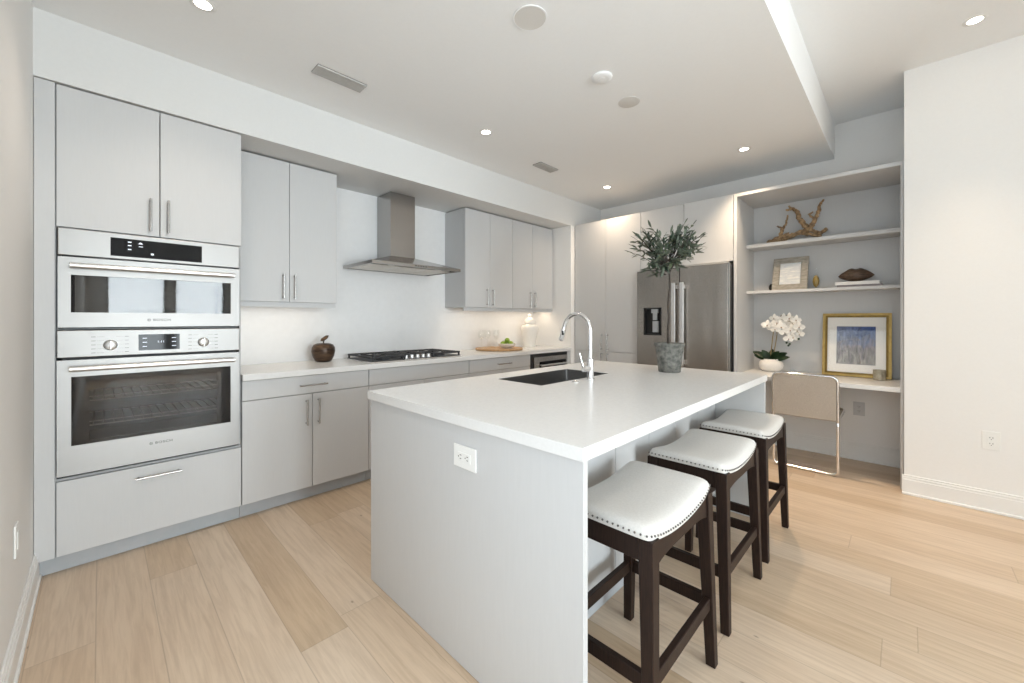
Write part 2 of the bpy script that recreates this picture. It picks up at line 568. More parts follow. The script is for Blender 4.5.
struct('wall_partition', B(6.6, 6.75, 2.25, YR, 0, ZH), M['wall'])  # unseen wall, added to keep window light off the right-hand wall
struct('ceiling', B(0, XD, 0, YN, ZL, ZH + 0.1), M['ceiling'])
struct('ceiling_upper', B(XD, XW, 0, YN, ZH, ZH + 0.1), M['ceiling'])
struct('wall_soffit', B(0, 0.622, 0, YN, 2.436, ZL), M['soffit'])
struct('wall_stub', B(0, 0.622, 4.316, 4.396, 0, 2.436), M['wall'])
# window wall behind the camera
bm = bmesh.new()
ys = [0.0] + [v for w in WINDOWS for v in w] + [YR]
for i in range(0, len(ys), 2):
    box(bm, XW, XW + 0.15, ys[i], ys[i + 1], 0, ZH)
for a, b in WINDOWS:
    box(bm, XW, XW + 0.15, a, b, 0, WZ0)
    box(bm, XW, XW + 0.15, a, b, WZ1, ZH)
struct('wall_front', bm, M['wall'])
for i, (a, b) in enumerate(WINDOWS):
    bm = bmesh.new()
    for q in ((a, a + 0.05, WZ0, WZ1), (b - 0.05, b, WZ0, WZ1), (a, b, WZ0, WZ0 + 0.05), (a, b, WZ1 - 0.05, WZ1)):
        box(bm, XW + 0.04, XW + 0.11, q[0], q[1], q[2], q[3])
    w = struct('window_%d' % (i + 1), bm, M['black'])
    obj('pane', B(XW + 0.07, XW + 0.076, a + 0.05, b - 0.05, WZ0 + 0.05, WZ1 - 0.05), M['pane'], w)


bm = bmesh.new()
for q in ((SIDE[0], SIDE[0] + 0.05, WZ0, WZ1), (SIDE[1] - 0.05, SIDE[1], WZ0, WZ1), (SIDE[0], SIDE[1], WZ0, WZ0 + 0.05), (SIDE[0], SIDE[1], WZ1 - 0.05, WZ1)):
    box(bm, q[0], q[1], -0.09, -0.03, q[2], q[3])
w = struct('window_3', bm, M['black'])  # added window out of view, there only for the fill light
obj('pane', B(SIDE[0] + 0.05, SIDE[1] - 0.05, -0.063, -0.057, WZ0 + 0.05, WZ1 - 0.05), M['pane'], w)


def baseboard(name, run, p, z0=0.0, h=0.135, t=0.016, sign=1):
    """profiled skirting; run 'x': along X on plane y=p, sign is the side the room lies on"""
    bm = bmesh.new()
    a, b = run[1], run[2]
    for (z, zz, tt) in ((z0, h * 0.78, t), (h * 0.78, h * 0.9, t * 0.78), (h * 0.9, h, t * 0.5)):
        lo, hi = (p, p + tt * sign) if sign > 0 else (p + tt * sign, p)
        if run[0] == 'x':
            box(bm, a, b, lo, hi, z, zz, 0.002, 1)
        else:
            box(bm, lo, hi, a, b, z, zz, 0.002, 1)
    lo, hi = (p, p + t * 1.5) if sign > 0 else (p - t * 1.5, p)
    if run[0] == 'x':
        box(bm, a, b, lo, hi, 0, 0.018, 0.004, 2)
    else:
        box(bm, lo, hi, a, b, 0, 0.018, 0.004, 2)
    return struct(name, bm, M['trim'])


baseboard('baseboard_left', ('x', 0.56, XW), 0.0)
baseboard('baseboard_right', ('x', XR - 0.012, XW), YR, sign=-1, h=0.142)
baseboard('baseboard_far', ('x', 2.47, 3.572), YN, sign=-1, h=0.155, t=0.012)

# ---------------------------------------------------------------- oven tower
XF = 0.61                    # door faces of the base and tall units
XB = XF - 0.02
LAM = M['laminate']


def front(name, parent, y0, y1, z0, z1, x=XF, t=0.02):
    return obj(name, B(x - t, x, y0, y1, z0, z1, 0.0012, 1), LAM, parent)


T = thing('oven_tower_cabinet', 'full-height grey cabinet tower holding the two built-in ovens', 'cabinet', (0.3, 0.44, 0))
bm = bmesh.new()
for q in ((0.003, XB - 0.002, 0.064, 0.072, 0.095, 2.428), (0.003, XB - 0.002, 0.838, 0.846, 0.095, 2.428), (0.003, 0.012, 0.072, 0.838, 0.095, 2.428),
          (0.012, XB - 0.002, 0.072, 0.838, 0.46, 0.474), (0.012, XB - 0.002, 0.072, 0.838, 1.726, 1.74),
          (0.012, XB - 0.002, 0.072, 0.838, 2.416, 2.428), (0.012, XB - 0.002, 0.072, 0.838, 0.095, 0.11), (0.012, XB - 0.04, 0.072, 0.838, 1.216, 1.222)):
    box(bm, *q)
obj('carcass', bm, M['carcass'], T)
obj('filler_panel', B(0.45, XF, 0.002, 0.0685, 0.095, 2.432), LAM, T)
d = front('door', T, 0.0735, 0.4565, 1.729, 2.428)
pull(d, (XF, 0.419, 1.752), (XF, 0.419, 1.932), (1, 0, 0))
d = front('door', T, 0.4605, 0.8445, 1.729, 2.428)
pull(d, (XF, 0.494, 1.754), (XF, 0.494, 1.934), (1, 0, 0))
d = front('drawer', T, 0.0735, 0.8445, 0.095, 0.463)
pull(d, (XF, 0.358, 0.405), (XF, 0.55, 0.405), (1, 0, 0))
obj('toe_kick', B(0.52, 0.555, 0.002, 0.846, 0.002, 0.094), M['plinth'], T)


def logo(parent, yc, z, x):
    """maker's mark: ringed armature symbol, then the word"""
    bm = text('BOSCH', 0.0175, M['glyph'], parent, (x, yc + 0.014, z), FACE_X, sx=1.2)
    for a in range(20):
        t0, t1 = 2 * math.pi * a / 20, 2 * math.pi * (a + 1) / 20
        for (r0, r1) in ((0.0058, 0.0072),):
            vs = [bm.verts.new((x + 0.0004, yc - 0.040 + r * math.cos(t), z + r * math.sin(t))) for r, t in ((r0, t0), (r1, t0), (r1, t1), (r0, t1))]
            bm.faces.new(vs)
    box(bm, x, x + 0.0004, yc - 0.0435, yc - 0.042, z - 0.004, z + 0.004)
    box(bm, x, x + 0.0004, yc - 0.038, yc - 0.0365, z - 0.004, z + 0.004)
    box(bm, x, x + 0.0004, yc - 0.042, yc - 0.038, z - 0.0006, z + 0.0006)
    return obj('logo', bm, M['glyph'], parent)


def frame_door(parent, y0, y1, z0, z1, wy0, wy1, wz0, wz1, x0, x1, m):
    """steel door slab with a window opening"""
    bm = bmesh.new()
    o = [(y0, z0), (y1, z0), (y1, z1), (y0, z1)]
    h = [(wy0, wz0), (wy1, wz0), (wy1, wz1), (wy0, wz1)]
    g = {x: ([bm.verts.new((x, *p)) for p in o], [bm.verts.new((x, *p)) for p in h]) for x in (x0, x1)}
    for i in range(4):
        j = (i + 1) % 4
        bm.faces.new((g[x1][0][i], g[x1][0][j], g[x1][1][j], g[x1][1][i]))
        bm.faces.new((g[x0][0][j], g[x0][0][i], g[x0][1][i], g[x0][1][j]))
        bm.faces.new((g[x0][0][i], g[x0][0][j], g[x1][0][j], g[x1][0][i]))
        bm.faces.new((g[x0][1][j], g[x0][1][i], g[x1][1][i], g[x1][1][j]))
    return obj('door', bm, m, parent)


def oven_handle(parent, y0, y1, z, x):
    bm = bmesh.new()
    tube(bm, [(x + 0.045, y0, z), (x + 0.045, y1, z)], 0.0135, 16)
    for y in (y0 + 0.03, y1 - 0.03):
        box(bm, x, x + 0.04, y - 0.012, y + 0.012, z - 0.008, z + 0.008, 0.002, 1)
    return obj('handle', bm, M['steel_bright'], parent, 40)


# upper speed oven
XO = 0.622
O = thing('microwave_oven', 'stainless built-in microwave oven above the wall oven, with black display strip', 'microwave', (0.3, 0.455, 1.224))
bm = bmesh.new()
for q in ((0.08, XB, 0.09, 0.1, 1.224, 1.72), (0.08, XB, 0.81, 0.82, 1.224, 1.72), (0.08, 0.09, 0.1, 0.81, 1.224, 1.72),
          (0.09, XB, 0.1, 0.81, 1.224, 1.236), (0.09, XB, 0.1, 0.81, 1.56, 1.72)):
    box(bm, *q)
obj('oven_body', bm, M['black_gap'], O)
cp = obj('control_panel', B(XB + 0.005, XO, 0.078, 0.832, 1.588, 1.722, 0.003, 2), M['steel'], O)
ds = obj('display', B(XO, XO + 0.0015, 0.262, 0.645, 1.603, 1.699), M['black_glass'], cp)
bm = bmesh.new()
for y, z in ((0.335, 1.682), (0.335, 1.664), (0.335, 1.643)):
    box(bm, XO + 0.0015, XO + 0.002, y - 0.007, y + 0.007, z - 0.0025, z + 0.0025)
hexa(bm, [(XO + 0.0015, 0.368, 1.676), (XO + 0.002, 0.368, 1.676), (XO + 0.002, 0.388, 1.676), (XO + 0.0015, 0.388, 1.676)],
     [(XO + 0.0015, 0.377, 1.686), (XO + 0.002, 0.377, 1.686), (XO + 0.002, 0.379, 1.686), (XO + 0.0015, 0.379, 1.686)])
box(bm, XO + 0.0015, XO + 0.002, 0.371, 0.387, 1.661, 1.664)
box(bm, XO + 0.0015, XO + 0.002, 0.420, 0.432, 1.622, 1.631)
obj('display_lettering', bm, M['digits'], cp)
for k in range(7):
    obj('vent_slot', B(XO - 0.006, XO - 0.001, 0.215 + k * 0.085, 0.215 + k * 0.085 + 0.045, 1.5805, 1.5865), M['black'], O)
dr = frame_door(O, 0.078, 0.832, 1.228, 1.580, 0.122, 0.788, 1.303, 1.491, XB + 0.005, XO, M['steel'])
obj('window', B(XO - 0.006, XO - 0.003, 0.122, 0.788, 1.303, 1.491), M['oven_glass'], dr)
oven_handle(dr, 0.12, 0.797, 1.535, XO)
logo(dr, 0.4525, 1.265, XO)
bm = bmesh.new()          # turntable plate seen through the window
lathe(bm, [(0.0, 1.305), (0.03, 1.305), (0.13, 1.31), (0.165, 1.322), (0.165, 1.326), (0.12, 1.314), (0.03, 1.309), (0.0, 1.309)], 0.36, 0.46, 36, close=False)
obj('turntable', bm, M['clear'], O, 50)
bm = box(bmesh.new(), 0.10, 0.105, 0.12, 0.79, 1.24, 1.55)
obj('cavity_back', bm, M['vent'], O)

# wall oven
V = thing('wall_oven', 'stainless wall oven with two round knobs below the microwave', 'oven', (0.3, 0.455, 0.476))
bm = bmesh.new()
for q in ((0.06, XB, 0.09, 0.1, 0.478, 1.205), (0.06, XB, 0.81, 0.82, 0.478, 1.205), (0.06, 0.07, 0.1, 0.81, 0.478, 1.205),
          (0.07, XB, 0.1, 0.81, 0.478, 0.60), (0.07, XB, 0.1, 0.81, 1.03, 1.205)):
    box(bm, *q)
obj('oven_body', bm, M['black_gap'], V)
cp = obj('control_panel', B(XB + 0.005, XO, 0.075, 0.832, 1.077, 1.213, 0.003, 2), M['steel'], V)
obj('display', B(XO, XO + 0.0015, 0.370, 0.543, 1.099, 1.186), M['black_glass'], cp)
bm = text('1:11', 0.016, M['digits'], cp, (XO + 0.0016, 0.462, 1.144), FACE_X)
for y in (0.395, 0.518):
    for z in (1.165, 1.143, 1.12):
        box(bm, XO + 0.0015, XO + 0.002, y - 0.009, y + 0.009, z - 0.0015, z + 0.0015)
obj('display_lettering', bm, M['digits'], cp)
bm = bmesh.new()
for yc in (0.262, 0.652):
    for s in (-1, 1):
        for k in range(5):
            z = 1.178 - k * 0.0205
            y = yc + s * 0.062
            box(bm, XO, XO + 0.0005, y - 0.008, y + 0.008, z - 0.001, z + 0.001)
            box(bm, XO, XO + 0.0004, yc + s * 0.036 - 0.014, yc + s * 0.036 + 0.014, z - 0.0003, z + 0.0003)
obj('dial_lettering', bm, M['glyph'], cp)
for yc in (0.262, 0.652):
    bm = lathe(bmesh.new(), [(0.027, XO), (0.027, XO + 0.006), (0.024, XO + 0.012), (0.022, XO + 0.022), (0.018, XO + 0.025)], yc, 1.134, 32, axis='x')
    box(bm, XO + 0.02, XO + 0.037, yc - 0.005, yc + 0.005, 1.134 - 0.024, 1.134 + 0.024, 0.002, 2)
    obj('knob', bm, M['steel_bright'], cp, 40)
dr = frame_door(V, 0.075, 0.832, 0.49, 1.064, 0.123, 0.787, 0.635, 0.98, XB + 0.005, XO, M['steel'])
bm = bmesh.new()
for q in ((0.123, 0.186, 0.635, 0.98), (0.719, 0.787, 0.635, 0.98), (0.186, 0.719, 0.953, 0.98), (0.186, 0.719, 0.635, 0.652)):
    box(bm, XO - 0.010, XO - 0.0065, *q)
obj('window_border', bm, M['black'], dr)
obj('window', B(XO - 0.006, XO - 0.003, 0.123, 0.787, 0.635, 0.98), M['oven_glass'], dr)
oven_handle(dr, 0.118, 0.80, 1.022, XO)
logo(dr, 0.461, 0.583, XO)
for z in (0.845, 0.715):
    bm = bmesh.new()
    tube(bm, [(0.55, 0.105, z), (0.55, 0.805, z)], 0.004, 8)
    tube(bm, [(0.55, 0.105, z + 0.02), (0.55, 0.805, z + 0.02)], 0.003, 8)
    tube(bm, [(0.12, 0.105, z), (0.12, 0.805, z)], 0.004, 8)
    for k in range(18):
        y = 0.12 + k * 0.0395
        tube(bm, [(0.12, y, z), (0.55, y, z)], 0.0022, 6)
    obj('oven_rack', bm, M['rack_wire'], V, 40)
obj('cavity_lining', B(0.075, 0.08, 0.11, 0.80, 0.605, 1.025), M['black_gap'], V)

# ---------------------------------------------------------------- base run
ZC0, ZC1 = 0.880, 0.920


def base_unit(label, y0, y1, split=None):
    o = thing('base_cabinet', label, 'cabinet', (0.3, (y0 + y1) / 2, 0), 'base cabinets along the back wall')
    obj('carcass', B(0.003, XB - 0.002, y0 + 0.001, y1 - 0.001, 0.095, ZC0 - 0.002), M['carcass'], o)
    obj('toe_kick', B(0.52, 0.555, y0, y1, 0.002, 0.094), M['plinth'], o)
    return o


Bu = base_unit('grey base cabinet beside the oven tower, one drawer over two doors', 0.848, 1.686)
d = front('drawer', Bu, 0.850, 1.6845, 0.752, 0.876)
pull(d, (XF, 1.178, 0.811), (XF, 1.364, 0.811), (1, 0, 0))
d = front('door', Bu, 0.850, 1.268, 0.095, 0.747)
pull(d, (XF, 1.227, 0.534), (XF, 1.227, 0.711), (1, 0, 0))
d = front('door', Bu, 1.272, 1.6845, 0.095, 0.747)
pull(d, (XF, 1.307, 0.534), (XF, 1.307, 0.711), (1, 0, 0))
Bu = base_unit('grey base cabinet under the cooktop with a plain handleless top panel', 1.688, 2.694)
front('drawer', Bu, 1.690, 2.692, 0.752, 0.876)
d = front('door', Bu, 1.690, 2.189, 0.095, 0.747)
pull(d, (XF, 2.148, 0.534), (XF, 2.148, 0.711), (1, 0, 0))
d = front('door', Bu, 2.193, 2.692, 0.095, 0.747)
pull(d, (XF, 2.234, 0.534), (XF, 2.234, 0.711), (1, 0, 0))
Bu = base_unit('grey base cabinet between cooktop and small stainless oven, drawer with bar pull', 2.696, 3.576)
d = front('drawer', Bu, 2.698, 3.574, 0.752, 0.876)
pull(d, (XF, 3.06, 0.811), (XF, 3.25, 0.811), (1, 0, 0))
d = front('door', Bu, 2.698, 3.134, 0.095, 0.747)
pull(d, (XF, 3.095, 0.534), (XF, 3.095, 0.711), (1, 0, 0))
d = front('door', Bu, 3.138, 3.574, 0.095, 0.747)
pull(d, (XF, 3.177, 0.534), (XF, 3.177, 0.711), (1, 0, 0))
# undercounter appliance at the end of the run
U = thing('undercounter_oven', 'stainless undercounter oven with dark glass at the far end of the back counter', 'oven', (0.3, 3.93, 0))
obj('oven_body', B(0.01, 0.585, 3.58, 4.31, 0.10, 0.872), M['black_gap'], U)
obj('toe_kick', B(0.52, 0.555, 3.58, 4.31, 0.002, 0.094), M['plinth'], U)
bm = bmesh.new()
for q in ((3.585, 3.632, 0.42, 0.872), (4.240, 4.262, 0.42, 0.872), (3.632, 4.24, 0.842, 0.872), (3.632, 4.24, 0.42, 0.45)):
    box(bm, 0.585, 0.606, *q)
obj('trim_frame', bm, M['black'], U)
dr = obj('door', B(0.585, 0.622, 3.634, 4.238, 0.452, 0.840, 0.004, 2), M['nickel'], U)
obj('window', B(0.622, 0.6235, 3.72, 4.215, 0.49, 0.785), M['black_glass'], dr)
bm = tube(bmesh.new(), [(0.66, 3.71, 0.745), (0.66, 4.19, 0.745)], 0.010, 14)
for y in (3.735, 4.165):
    tube(bm, [(0.622, y, 0.745), (0.66, y, 0.745)], 0.008, 10)
obj('handle', bm, M['steel_bright'], dr, 40)
obj('filler_panel', B(0.588, 0.61, 4.264, 4.314, 0.42, 0.876, 0.001, 1), LAM, U)
obj('lower_drawer', B(0.588, 0.608, 3.58, 4.305, 0.097, 0.415, 0.0012, 1), LAM, U)

tag(obj('countertop', B(0.001, 0.632, 0.848, 4.314, ZC0, ZC1, 0.002, 2), M['quartz'], loc=(0.3, 2.58, ZC0)),
    'long white quartz countertop on the base cabinets along the back wall', 'countertop')


# ---------------------------------------------------------------- wall cabinets
def wall_unit(label, y0, y1, ym, h):
    o = thing('wall_cabinet', label, 'cabinet', (0.17, (y0 + y1) / 2, 1.36), 'two-door wall cabinets above the back counter')
    XU = 0.352
    obj('carcass', B(0.002, XU - 0.022, y0 + 0.0005, y1 - 0.0005, 1.396, 2.424), LAM, o)
    obj('light_rail', B(XU - 0.040, XU - 0.022, y0 + 0.0005, y1 - 0.0005, 1.358, 1.3955), LAM, o)
    for (a, b, hy) in ((y0 + 0.001, ym - 0.0015, h[0]), (ym + 0.0015, y1 - 0.001, h[1])):
        d = front('door', o, a, b, 1.396, 2.422, XU)
        pull(d, (XU, hy, 1.418), (XU, hy, 1.598), (1, 0, 0))
    return o


wall_unit('grey two-door wall cabinet beside the oven tower, left of the hood', 0.856, 1.545, 1.200, (1.155, 1.232))
wall_unit('grey two-door wall cabinet just right of the hood', 2.857, 3.554, 3.204, (3.149, 3.235))
wall_unit('grey two-door wall cabinet at the corner by the stub wall', 3.556, 4.292, 3.906, (3.850, 3.936))
struct('trim_filler', B(0.002, 0.33, 4.293, 4.3155, 1.37, 2.43), LAM)
# exposed end panel of the cabinet run by the hood, and its underside, belong to the cabinet carcasses above
WARM = (1.0, 0.80, 0.58)
for (y0, y1, e) in ((0.90, 1.52, 0.6), (2.90, 3.52, 0.7), (3.60, 4.26, 1.1)):
    light('AREA', 'cabinet_light', (0.20, (y0 + y1) / 2, 1.388), (0, 0, 0), e, WARM, shape='RECTANGLE', size=0.03, size_y=y1 - y0)

# ---------------------------------------------------------------- hood
H = thing('range_hood', 'stainless chimney range hood above the gas cooktop', 'range hood', (0.27, 2.19, 1.72))
obj('chimney', B(0.002, 0.256, 2.068, 2.322, 1.845, 2.432, 0.0015, 1), M['steel_hood'], H)
hz, hz2 = 1.722, 1.748
bm = bmesh.new()
lo = [(0.002, 1.742), (0.552, 1.742), (0.552, 2.637), (0.002, 2.637)]
tp = [(0.002, 2.068), (0.262, 2.068), (0.262, 2.322), (0.002, 2.322)]
r0 = [bm.verts.new((*p, hz)) for p in lo]
r1 = [bm.verts.new((*p, hz2)) for p in lo]
r2 = [bm.verts.new((*p, 1.845)) for p in tp]
for a, b in ((r0, r1), (r1, r2)):
    for i in range(4):
        j = (i + 1) % 4
        bm.faces.new((a[i], a[j], b[j], b[i]))
bm.faces.new(r2)
ins = [bm.verts.new((p[0] + (0.02 if p[0] < 0.1 else -0.02), p[1] + (0.02 if p[1] < 2 else -0.02), hz)) for p in lo]
inz = [bm.verts.new((v.co.x, v.co.y, hz + 0.014)) for v in ins]
for i in range(4):
    j = (i + 1) % 4
    bm.faces.new((r0[j], r0[i], ins[i], ins[j]))
    bm.faces.new((ins[j], ins[i], inz[i], inz[j]))
bm.faces.new(inz)
obj('canopy', bm, M['steel_hood'], H)
bm = bmesh.new()
for a, b in ((1.78, 2.055), (2.06, 2.325), (2.33, 2.60)):
    box(bm, 0.03, 0.43, a, b, hz + 0.004, hz + 0.012, 0.002, 1)
    for k in range(9):
        box(bm, 0.05 + k * 0.041, 0.07 + k * 0.041, a + 0.02, b - 0.02, hz + 0.001, hz + 0.004)
obj('grease_filter', bm, M['filter'], H)
for y in (1.95, 2.43):
    obj('hood_lamp', lathe(bmesh.new(), [(0.0, hz + 0.004), (0.03, hz + 0.004), (0.034, hz + 0.012)], 0.485, y, 20, close=False), M['filter'], H, 40)
bm = bmesh.new()
for k in range(5):
    box(bm, 0.552, 0.5545, 2.14 + k * 0.026, 2.152 + k * 0.026, hz + 0.008, hz + 0.018, 0.001, 1)
obj('buttons', bm, M['black'], H)

# ---------------------------------------------------------------- cooktop
K = thing('gas_cooktop', 'black gas cooktop with cast-iron grates set on the back counter', 'cooktop', (0.315, 2.19, ZC1))
tray = obj('burner_tray', B(0.075, 0.562, 1.732, 2.648, ZC1, ZC1 + 0.006, 0.003, 2), M['steel_bright'], K)
obj('burner_well', B(0.082, 0.555, 1.739, 2.641, ZC1 + 0.006, ZC1 + 0.010, 0.002, 1), M['iron'], tray)
bm = bmesh.new()
zt = ZC1 + 0.010
for (y0, y1, x0, x1) in ((1.745, 2.055, 0.09, 0.548), (2.06, 2.32, 0.09, 0.45), (2.325, 2.635, 0.09, 0.548)):
    bm = bmesh.new()
    for y in (y0 + 0.008, y1 - 0.008):
        box(bm, x0, x1, y - 0.007, y + 0.007, zt + 0.022, zt + 0.036, 0.002, 1)
    for x in (x0 + 0.008, x1 - 0.008, (x0 + x1) / 2):
        box(bm, x - 0.007, x + 0.007, y0, y1, zt + 0.022, zt + 0.036, 0.002, 1)
    ym = (y0 + y1) / 2
    for q in (0.25, 0.75):
        xc = x0 + (x1 - x0) * q
        if y1 - y0 < 0.28 and q > 0.5:
            xc = x0 + (x1 - x0) * 0.75
        for k in range(6):
            a = k * math.pi / 3
            p0 = Vector((xc + 0.03 * math.cos(a), ym + 0.03 * math.sin(a), zt + 0.036))
            p1 = Vector((xc + 0.098 * math.cos(a), ym + 0.125 * math.sin(a), zt + 0.032))
            tube(bm, [p0, p1], 0.006, 6)
    for x in (x0 + 0.01, x1 - 0.01):
        for y in (y0 + 0.01, y1 - 0.01):
            tube(bm, [(x, y, zt), (x, y, zt + 0.03)], 0.009, 8)
    obj('grate', bm, M['iron'], K)
for (x, y, r) in ((0.20, 1.90, 0.038), (0.43, 1.90, 0.045), (0.27, 2.19, 0.055), (0.20, 2.48, 0.045), (0.43, 2.48, 0.038)):
    bm = lathe(bmesh.new(), [(r + 0.012, zt), (r + 0.012, zt + 0.008), (r, zt + 0.010), (r, zt + 0.018), (r * 0.8, zt + 0.021), (0.004, zt + 0.021)], x, y, 24)
    obj('burner', bm, M['iron'], K, 40)
for k in range(5):
    y = 2.075 + k * 0.058 * 1.0
    bm = lathe(bmesh.new(), [(0.022, zt), (0.022, zt + 0.004), (0.018, zt + 0.007), (0.017, zt + 0.026), (0.014, zt + 0.029)], 0.505, y, 20)
    obj('knob', bm, M['steel_bright'], K, 40)

# ---------------------------------------------------------------- things on the back counter
A = thing('apple_ornament', 'bronzed apple ornament with leaf standing on the back counter', 'ornament', (0.155, 1.515, ZC1))
prof = [(0.004, 0.012), (0.03, 0.004), (0.05, 0.0), (0.066, 0.012), (0.082, 0.045), (0.090, 0.085), (0.088, 0.115), (0.074, 0.140), (0.050, 0.150), (0.026, 0.145), (0.008, 0.132), (0.002, 0.128)]
m = noisy('bronzed_apple', (0.022, 0.013, 0.010), (0.15, 0.095, 0.06), 9, 0.32, 0.6, stretch=(1, 1, 5), bump=0.1)
obj('apple_body', lathe(bmesh.new(), [(r, ZC1 + h) for r, h in prof], 0.155, 1.515, 36), m, A, 60)
obj('stem', tube(bmesh.new(), [(0.155, 1.515, ZC1 + 0.128), (0.157, 1.516, ZC1 + 0.165), (0.162, 1.520, ZC1 + 0.182)], 0.005, 8), m, A, 60)


def leaf_mesh(bm, base, dirv, nrm, L, W, curl=0.15, thick=0.0, n=6):
    dirv = dirv.normalized()
    side = dirv.cross(nrm).normalized()
    nrm = side.cross(dirv).normalized()
    prev = None
    for i in range(n + 1):
        t = i / n
        w = W * 0.5 * max(math.sin(math.pi * (0.04 + 0.94 * t)) ** 0.8, 0.02)
        c = base + dirv * (L * t) - nrm * (curl * L * t * t)
        l, r_ = bm.verts.new(c - side * w + nrm * w * 0.25), bm.verts.new(c + side * w + nrm * w * 0.25)
        mid = bm.verts.new(c)
        if prev:
            bm.faces.new((prev[0], prev[1], mid, l))
            bm.faces.new((prev[1], prev[2], r_, mid))
        prev = (l, mid, r_)


bm = bmesh.new()
lathe(bm, [(0.001, -0.007), (0.02, -0.006), (0.03, 0.0), (0.02, 0.006), (0.001, 0.007)], 0, 0, 20)
bmesh.ops.transform(bm, matrix=Matrix.Translation((0.164, 1.521, ZC1 + 0.192)) @ Matrix.Rotation(R(35), 4, 'X') @ Matrix.Diagonal((0.9, 1.35, 1.9, 1)), verts=bm.verts)
obj('leaf', bm, m, A, 60)

BX, BY = 0.27, 3.42
tag(obj('serving_board', lathe(bmesh.new(), [(0.25, ZC1), (0.268, ZC1 + 0.004), (0.272, ZC1 + 0.014), (0.268, ZC1 + 0.022), (0.255, ZC1 + 0.022), (0.245, ZC1 + 0.016), (0.002, ZC1 + 0.016)], BX, BY, 48), M['board_wood'], None, 40, (BX, BY, ZC1)),
    'round wooden serving board with a raised rim on the back counter', 'serving board')
bx, by = BX + 0.055, BY + 0.075
zb = ZC1 + 0.0165
tag(obj('bowl', lathe(bmesh.new(), [(0.046, zb), (0.048, zb + 0.004), (0.080, zb + 0.016), (0.098, zb + 0.036), (0.105, zb + 0.056), (0.101, zb + 0.057), (0.094, zb + 0.038), (0.076, zb + 0.020), (0.03, zb + 0.010), (0.002, zb + 0.009)], bx, by, 36), M['ceramic'], None, 50, (bx, by, zb)),
    'shallow white bowl of limes on the round wooden board', 'bowl')
lime_lab = ['lime in the white bowl, the one nearest the cooktop', 'lime in the white bowl, front of the heap', 'lime in the white bowl, nearest the ginger jar',
            'lime in the white bowl, at the back against the wall side', 'lime lying on top of the heap in the white bowl']
for k, (dx, dy, dz) in enumerate(((-0.008, -0.056, 0.054), (0.053, 0.002, 0.054), (-0.004, 0.058, 0.054), (-0.056, 0.002, 0.054), (0.0, 0.0, 0.090))):
    bm = bmesh.new()
    bmesh.ops.create_uvsphere(bm, u_segments=18, v_segments=12, radius=0.030)
    for v in bm.verts:
        v.co.y *= 1.18 + 0.1 * abs(v.co.y / 0.03) ** 6
    bmesh.ops.transform(bm, matrix=Matrix.Translation((bx + dx, by + dy, zb + dz)) @ Matrix.Rotation(0.9 * k, 4, 'Z'), verts=bm.verts)
    tag(obj('lime', bm, M['lime'], None, 60, (bx + dx, by + dy, zb + dz - 0.03)), lime_lab[k], 'lime', 'limes in the bowl')
glass_lab = ['clear stemmed glass on the wooden board, nearest the cooktop', 'clear stemmed glass on the wooden board, middle of the three', 'clear stemmed glass on the wooden board, nearest the ginger jar']
for k, (gx, gy) in enumerate(((0.10, 3.30), (0.075, 3.415), (0.105, 3.53))):
    z = zb
    pr = [(0.034, z), (0.034, z + 0.002), (0.006, z + 0.006), (0.004, z + 0.02), (0.004, z + 0.085), (0.012, z + 0.095), (0.034, z + 0.125), (0.039, z + 0.16), (0.034, z + 0.205), (0.0325, z + 0.205), (0.037, z + 0.16), (0.032, z + 0.127), (0.003, z + 0.099)]
    tag(obj('wine_glass', lathe(bmesh.new(), pr, gx, gy, 24), M['clear'], None, 50, (gx, gy, z)), glass_lab[k], 'glass', 'glasses behind the limes')
jx, jy = 0.19, 4.03
J = thing('ginger_jar', 'white lidded ceramic ginger jar on the back counter by the corner', 'jar', (jx, jy, ZC1))
jp = [(0.078, 0.0), (0.082, 0.006), (0.080, 0.02), (0.083, 0.08), (0.094, 0.15), (0.107, 0.21), (0.109, 0.24), (0.100, 0.265), (0.080, 0.282), (0.064, 0.287), (0.064, 0.30)]
obj('jar_body', lathe(bmesh.new(), [(r, ZC1 + h) for r, h in jp], jx, jy, 36), M['ceramic'], J, 50)
lp = [(0.072, 0.298), (0.074, 0.302), (0.072, 0.312), (0.058, 0.340), (0.040, 0.362), (0.020, 0.374), (0.012, 0.378), (0.012, 0.384), (0.020, 0.392), (0.019, 0.402), (0.010, 0.412), (0.002, 0.415)]
obj('lid', lathe(bmesh.new(), [(r, ZC1 + h) for r, h in lp], jx, jy, 36), M['ceramic'], J, 50)

# ---------------------------------------------------------------- pantry wall
YP = 4.40


def pfront(name, parent, x0, x1, z0, z1, y=YP, t=0.02):
    return obj(name, B(x0, x1, y, y + t, z0, z1, 0.0012, 1), LAM, parent)


